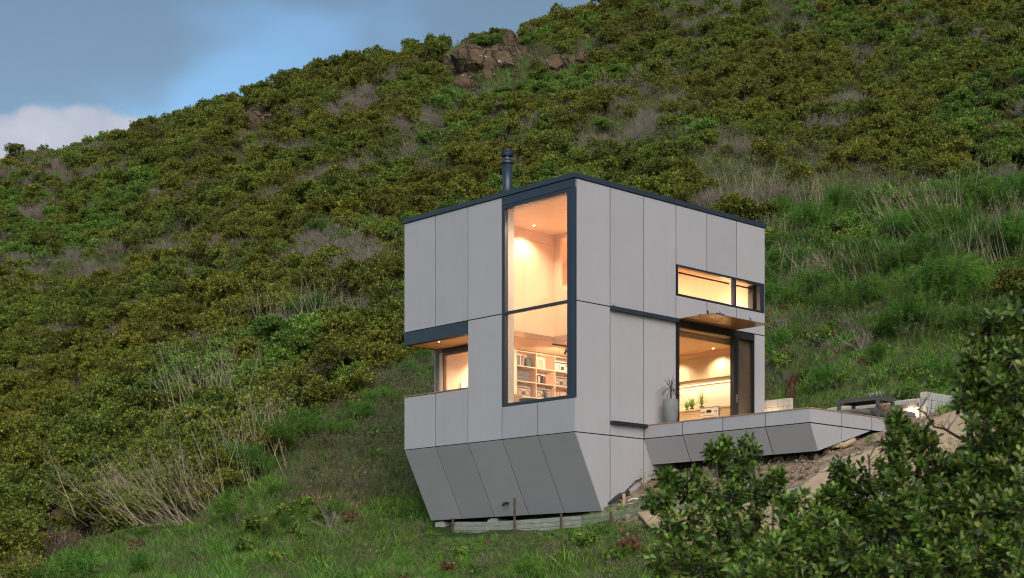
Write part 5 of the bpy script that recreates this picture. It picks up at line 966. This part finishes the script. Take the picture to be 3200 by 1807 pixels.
# ------------------------------------------------------------------ foreground bushes, close to the camera on the right
def leaf_mesh_arrays(r, C, D, U, l, w):
    """obovate folded leaves: C base, D axis, U approx normal; 8 verts, 4 quads-ish"""
    S = unit(np.cross(D, U)); Nn = np.cross(S, D); l = l[:, None]; w = w[:, None]
    prof = [(0, .10, 0), (.38, .72, .0), (.72, 1.0, -.03), (1.0, .28, -.10)]; V = []
    for f, q, b in prof:
        c = C + D*l*f + Nn*l*b; V += [c - S*w*q + Nn*w*.22*q, c, c + S*w*q + Nn*w*.22*q]
    V = np.stack(V, 1).reshape(-1, 3); n = len(C); base = (np.arange(n)*12)[:, None, None]; q = []
    for k in range(3): o = 3*k; q += [[o, o+1, o+4, o+3], [o+1, o+2, o+5, o+4]]
    return V, (base + np.array(q)[None]).reshape(-1, 4)
def rosette(seed, nl=11, l=.046, flower=False):
    r = np.random.default_rng(seed); a = np.arange(nl)*2.4 + r.uniform(0, .5, nl); f = np.arange(nl)/nl; e = .15 + 1.05*f + r.normal(size=nl)*.12; z = -.05 + .075*f
    D = np.c_[np.cos(a)*np.cos(e), np.sin(a)*np.cos(e), np.sin(e)]; C = np.c_[np.cos(a)*.004, np.sin(a)*.004, z]; ll = l*(1.15 - .45*f)*r.uniform(.85, 1.15, nl); V, Q = leaf_mesh_arrays(r, C, D, np.tile([0, 0, 1.], (nl, 1)) + D*.01, ll, ll*.24)
    t = np.clip(.15 + .6*f + r.normal(size=nl)*.22, 0, .96); t = np.where(r.random(nl) < .035, .99, t)
    return V, Q, np.repeat(t, 12)
ROS = [rosette(300+i, 9 + i % 3, .050 + .006*(i % 3)) for i in range(6)]
ROSM = [mesh_np('leaf_cluster', *q, M['fgleaf']) for q in ROS]
M['petal'] = mat('yellow_petal', (.62, .48, .06), .6)
def rot_to(d, a):
    z = Vector(d).normalized(); return (z.to_track_quat('Z', 'Y') @ Euler((0, 0, a)).to_quaternion())
def bush(label, trunk, lobes, dens=1.0, nobj=46, seed=1):
    """lobes: (px, py, rx px, ry px, Y). Real size leaves on twigs in ellipsoidal clumps; trunk foot given in world"""
    r = np.random.default_rng(seed); foot = Vector(trunk); t = thing('leafy_bush', label, 'bush', tuple(foot), house=False); br = MB(); tip = []
    for (px, py, rx, ry, Yd) in lobes:
        c = P(px, py, Yd); a, b = rx*Yd/F, ry*Yd/F; mid = foot.lerp(c, .55) + Vector((r.normal()*.05, r.normal()*.05, -.05)); br.tube([foot, foot.lerp(mid, .5) + Vector((r.normal()*.03, 0, 0)), mid, c], .016, 6, .008)
        n = int(dens * 330 * (a*a + 2*a*b)/3 * 3.2) + 14; d = unit(r.normal(size=(n, 3))); rad = r.uniform(.45, 1.05, n)**.6; pos = np.array(c) + d*np.c_[a*rad, a*rad*.9, b*rad]
        for k in range(n):
            dd = unit(d[k]*.75 + np.array([0, 0, .75]) + r.normal(size=3)*.35); tip.append((pos[k], dd, r.uniform(0, 6.28), r.integers(6), r.uniform(.78, 1.2)))
            if k % 3 == 0:
                q = Vector(pos[k]); br.tube([c + (q-c)*.15 + Vector(r.normal(size=3)*.02), c + (q-c)*.6 + Vector((0, 0, -.02)), q - Vector(dd)*.04, q + Vector(dd)*.01], .004, 4, .002, cap=False)
            elif k % 3 == 1: q = Vector(pos[k]); br.tube([q - Vector(dd)*.16 + Vector(r.normal(size=3)*.02), q], .0022, 3, .0015, cap=False)
    br.build('branches', M['bark'], t, org=tuple(foot), smooth=True)
    fl = MB(); Vs, Qs, Ts, b = [], [], [], 0; sel = sorted(range(len(tip)), key=lambda i: tip[i][0][1]); near_ = set(sel[:nobj])
    for i, (p, d, a, k, s) in enumerate(tip):
        q = rot_to(d, a)
        if i in near_:
            o = bpy.data.objects.new('leaf_cluster', ROSM[k]); COL.objects.link(o); o.parent = t; o.location = Vector(p) - foot; o.rotation_mode = 'QUATERNION'; o.rotation_quaternion = q; o.scale = (s, s, s)
        else:
            V, Q, T = ROS[k]; R3 = np.array(q.to_matrix()); Vs.append(V @ R3.T * s + (np.array(p) - np.array(foot))); Qs.append(Q + b); Ts.append(np.clip(T + r.normal()*.12, 0, .99)); b += len(V)
        if r.random() < .035:
            c = Vector(p) - foot + Vector(d)*.035
            for j in range(5): an = j*1.256; v = Vector((math.cos(an)*.011, math.sin(an)*.011, .004)); w = Vector((math.cos(an+.5)*.006, math.sin(an+.5)*.006, 0)); fl.add([c, c + v*.6 + w, c + v, c + v*.6 - w], [(0, 1, 2, 3)])
    if fl.v: fl.build('flowers', M['petal'], t, org=(0, 0, 0))
    me = mesh_np('foliage', np.concatenate(Vs), np.concatenate(Qs), np.concatenate(Ts), M['fgleaf']); o = bpy.data.objects.new('foliage', me); COL.objects.link(o); o.parent = t; o['kind'] = 'stuff'
    print('BUSH', label, len(tip)); return t
def foot(px, Yd): x = (px-1600)/F*Yd; return (x, Yd, tz1(x, Yd))
bush('airy green bush in the foreground below the deck, leftmost of the near bushes', foot(2380, 10.2),
     [(2290, 1460, 62, 60, 10.3), (2235, 1420, 26, 26, 10.2), (2340, 1425, 34, 60, 10.4), (2268, 1400, 10, 25, 10.3), (2150, 1520, 70, 46, 10.2), (2085, 1500, 28, 28, 10.1), (2060, 1560, 45, 40, 10.0), (2250, 1560, 95, 60, 10.1), (2370, 1530, 60, 60, 10.5), (2420, 1500, 25, 40, 10.4), (2130, 1640, 80, 60, 9.9), (2260, 1680, 85, 70, 10.0), (2100, 1750, 80, 70, 9.8), (2200, 1800, 110, 70, 9.9), (2330, 1640, 60, 60, 10.4)], .85, 60, 1)
bush('low green bush along the bottom edge of the photo, middle of the near bushes', foot(2600, 9.6),
     [(2480, 1580, 60, 40, 9.7), (2560, 1640, 90, 60, 9.6), (2450, 1660, 60, 50, 9.5), (2400, 1740, 90, 60, 9.4), (2540, 1760, 120, 80, 9.5), (2680, 1720, 110, 80, 9.3), (2360, 1800, 100, 60, 9.3), (2780, 1800, 110, 70, 9.2)], .9, 60, 2)
bush('small upright bush in the foreground in front of the burlap sheet', foot(2700, 10.0),
     [(2660, 1500, 55, 55, 10.0), (2620, 1470, 22, 30, 10.0), (2700, 1560, 80, 50, 9.9), (2640, 1600, 70, 45, 9.9), (2590, 1560, 40, 35, 9.8), (2760, 1620, 70, 60, 9.8)], .9, 50, 3)
bush('tall dense bush filling the right edge of the photo in the foreground', foot(3260, 9.4),
     [(3190, 980, 75, 90, 9.6), (3110, 1050, 75, 80, 9.5), (3230, 1120, 100, 110, 9.4), (3060, 1140, 80, 80, 9.4), (3130, 1220, 110, 90, 9.3), (3020, 1230, 50, 50, 9.3), (3230, 1330, 110, 110, 9.3), (3090, 1340, 90, 80, 9.2), (3200, 1480, 120, 110, 9.1), (3060, 1460, 70, 80, 9.2), (3220, 1640, 120, 120, 9.0), (3080, 1600, 90, 90, 9.0), (3170, 1780, 120, 90, 8.9)], 1.0, 110, 4)
bush('foreground bush with tall leafy shoots between the tall right bush and the burlap', foot(2900, 9.3),
     [(2810, 1320, 24, 34, 9.6), (2800, 1390, 50, 60, 9.5), (2870, 1360, 45, 45, 9.6), (2900, 1420, 60, 50, 9.5), (2780, 1480, 55, 55, 9.4), (2860, 1520, 90, 70, 9.3), (2960, 1480, 70, 60, 9.4), (2780, 1600, 70, 60, 9.2), (2900, 1640, 110, 80, 9.1), (3000, 1580, 70, 70, 9.2), (2960, 1760, 110, 80, 9.0), (2850, 1780, 80, 60, 9.0)], 1.0, 90, 5)
# bare twisting branches in front of the terrace
def bare(label, pts, Yd):
    q = [P(a, b, Yd + .05*i) for i, (a, b) in enumerate(pts)]; t = thing('bare_branch', label, 'branch', tuple(q[0]), house=False); MB().tube(q, .011, 6, .005).build('stem', M['bark'], t, org=tuple(q[0]), smooth=True)
    mb = MB(); r = random.Random(len(label))
    for i in range(1, len(q)):
        for _ in range(3): p = q[i-1].lerp(q[i], r.random()); e = p + Vector((r.uniform(-.09, .09), r.uniform(-.05, .05), r.uniform(.02, .13))); mb.tube([p, p.lerp(e, .5) + Vector((.01, 0, .01)), e], .003, 4, .0012, cap=False)
    mb.build('twigs', M['bark'], t, org=tuple(q[0]))['kind'] = 'stuff'
bare('dark twisting bare branch reaching left out of the tall right bush', [(3120, 1400), (3000, 1370), (2950, 1340), (2920, 1335), (2890, 1290), (2868, 1280)], 9.5)
bare('thin bare grey twig standing in front of the terrace table', [(2800, 1480), (2792, 1400), (2770, 1330), (2765, 1290), (2740, 1265)], 9.8)
bare('short bare twig rising in front of the burlap sheet', [(2730, 1560), (2718, 1500), (2716, 1440), (2712, 1420)], 9.9)
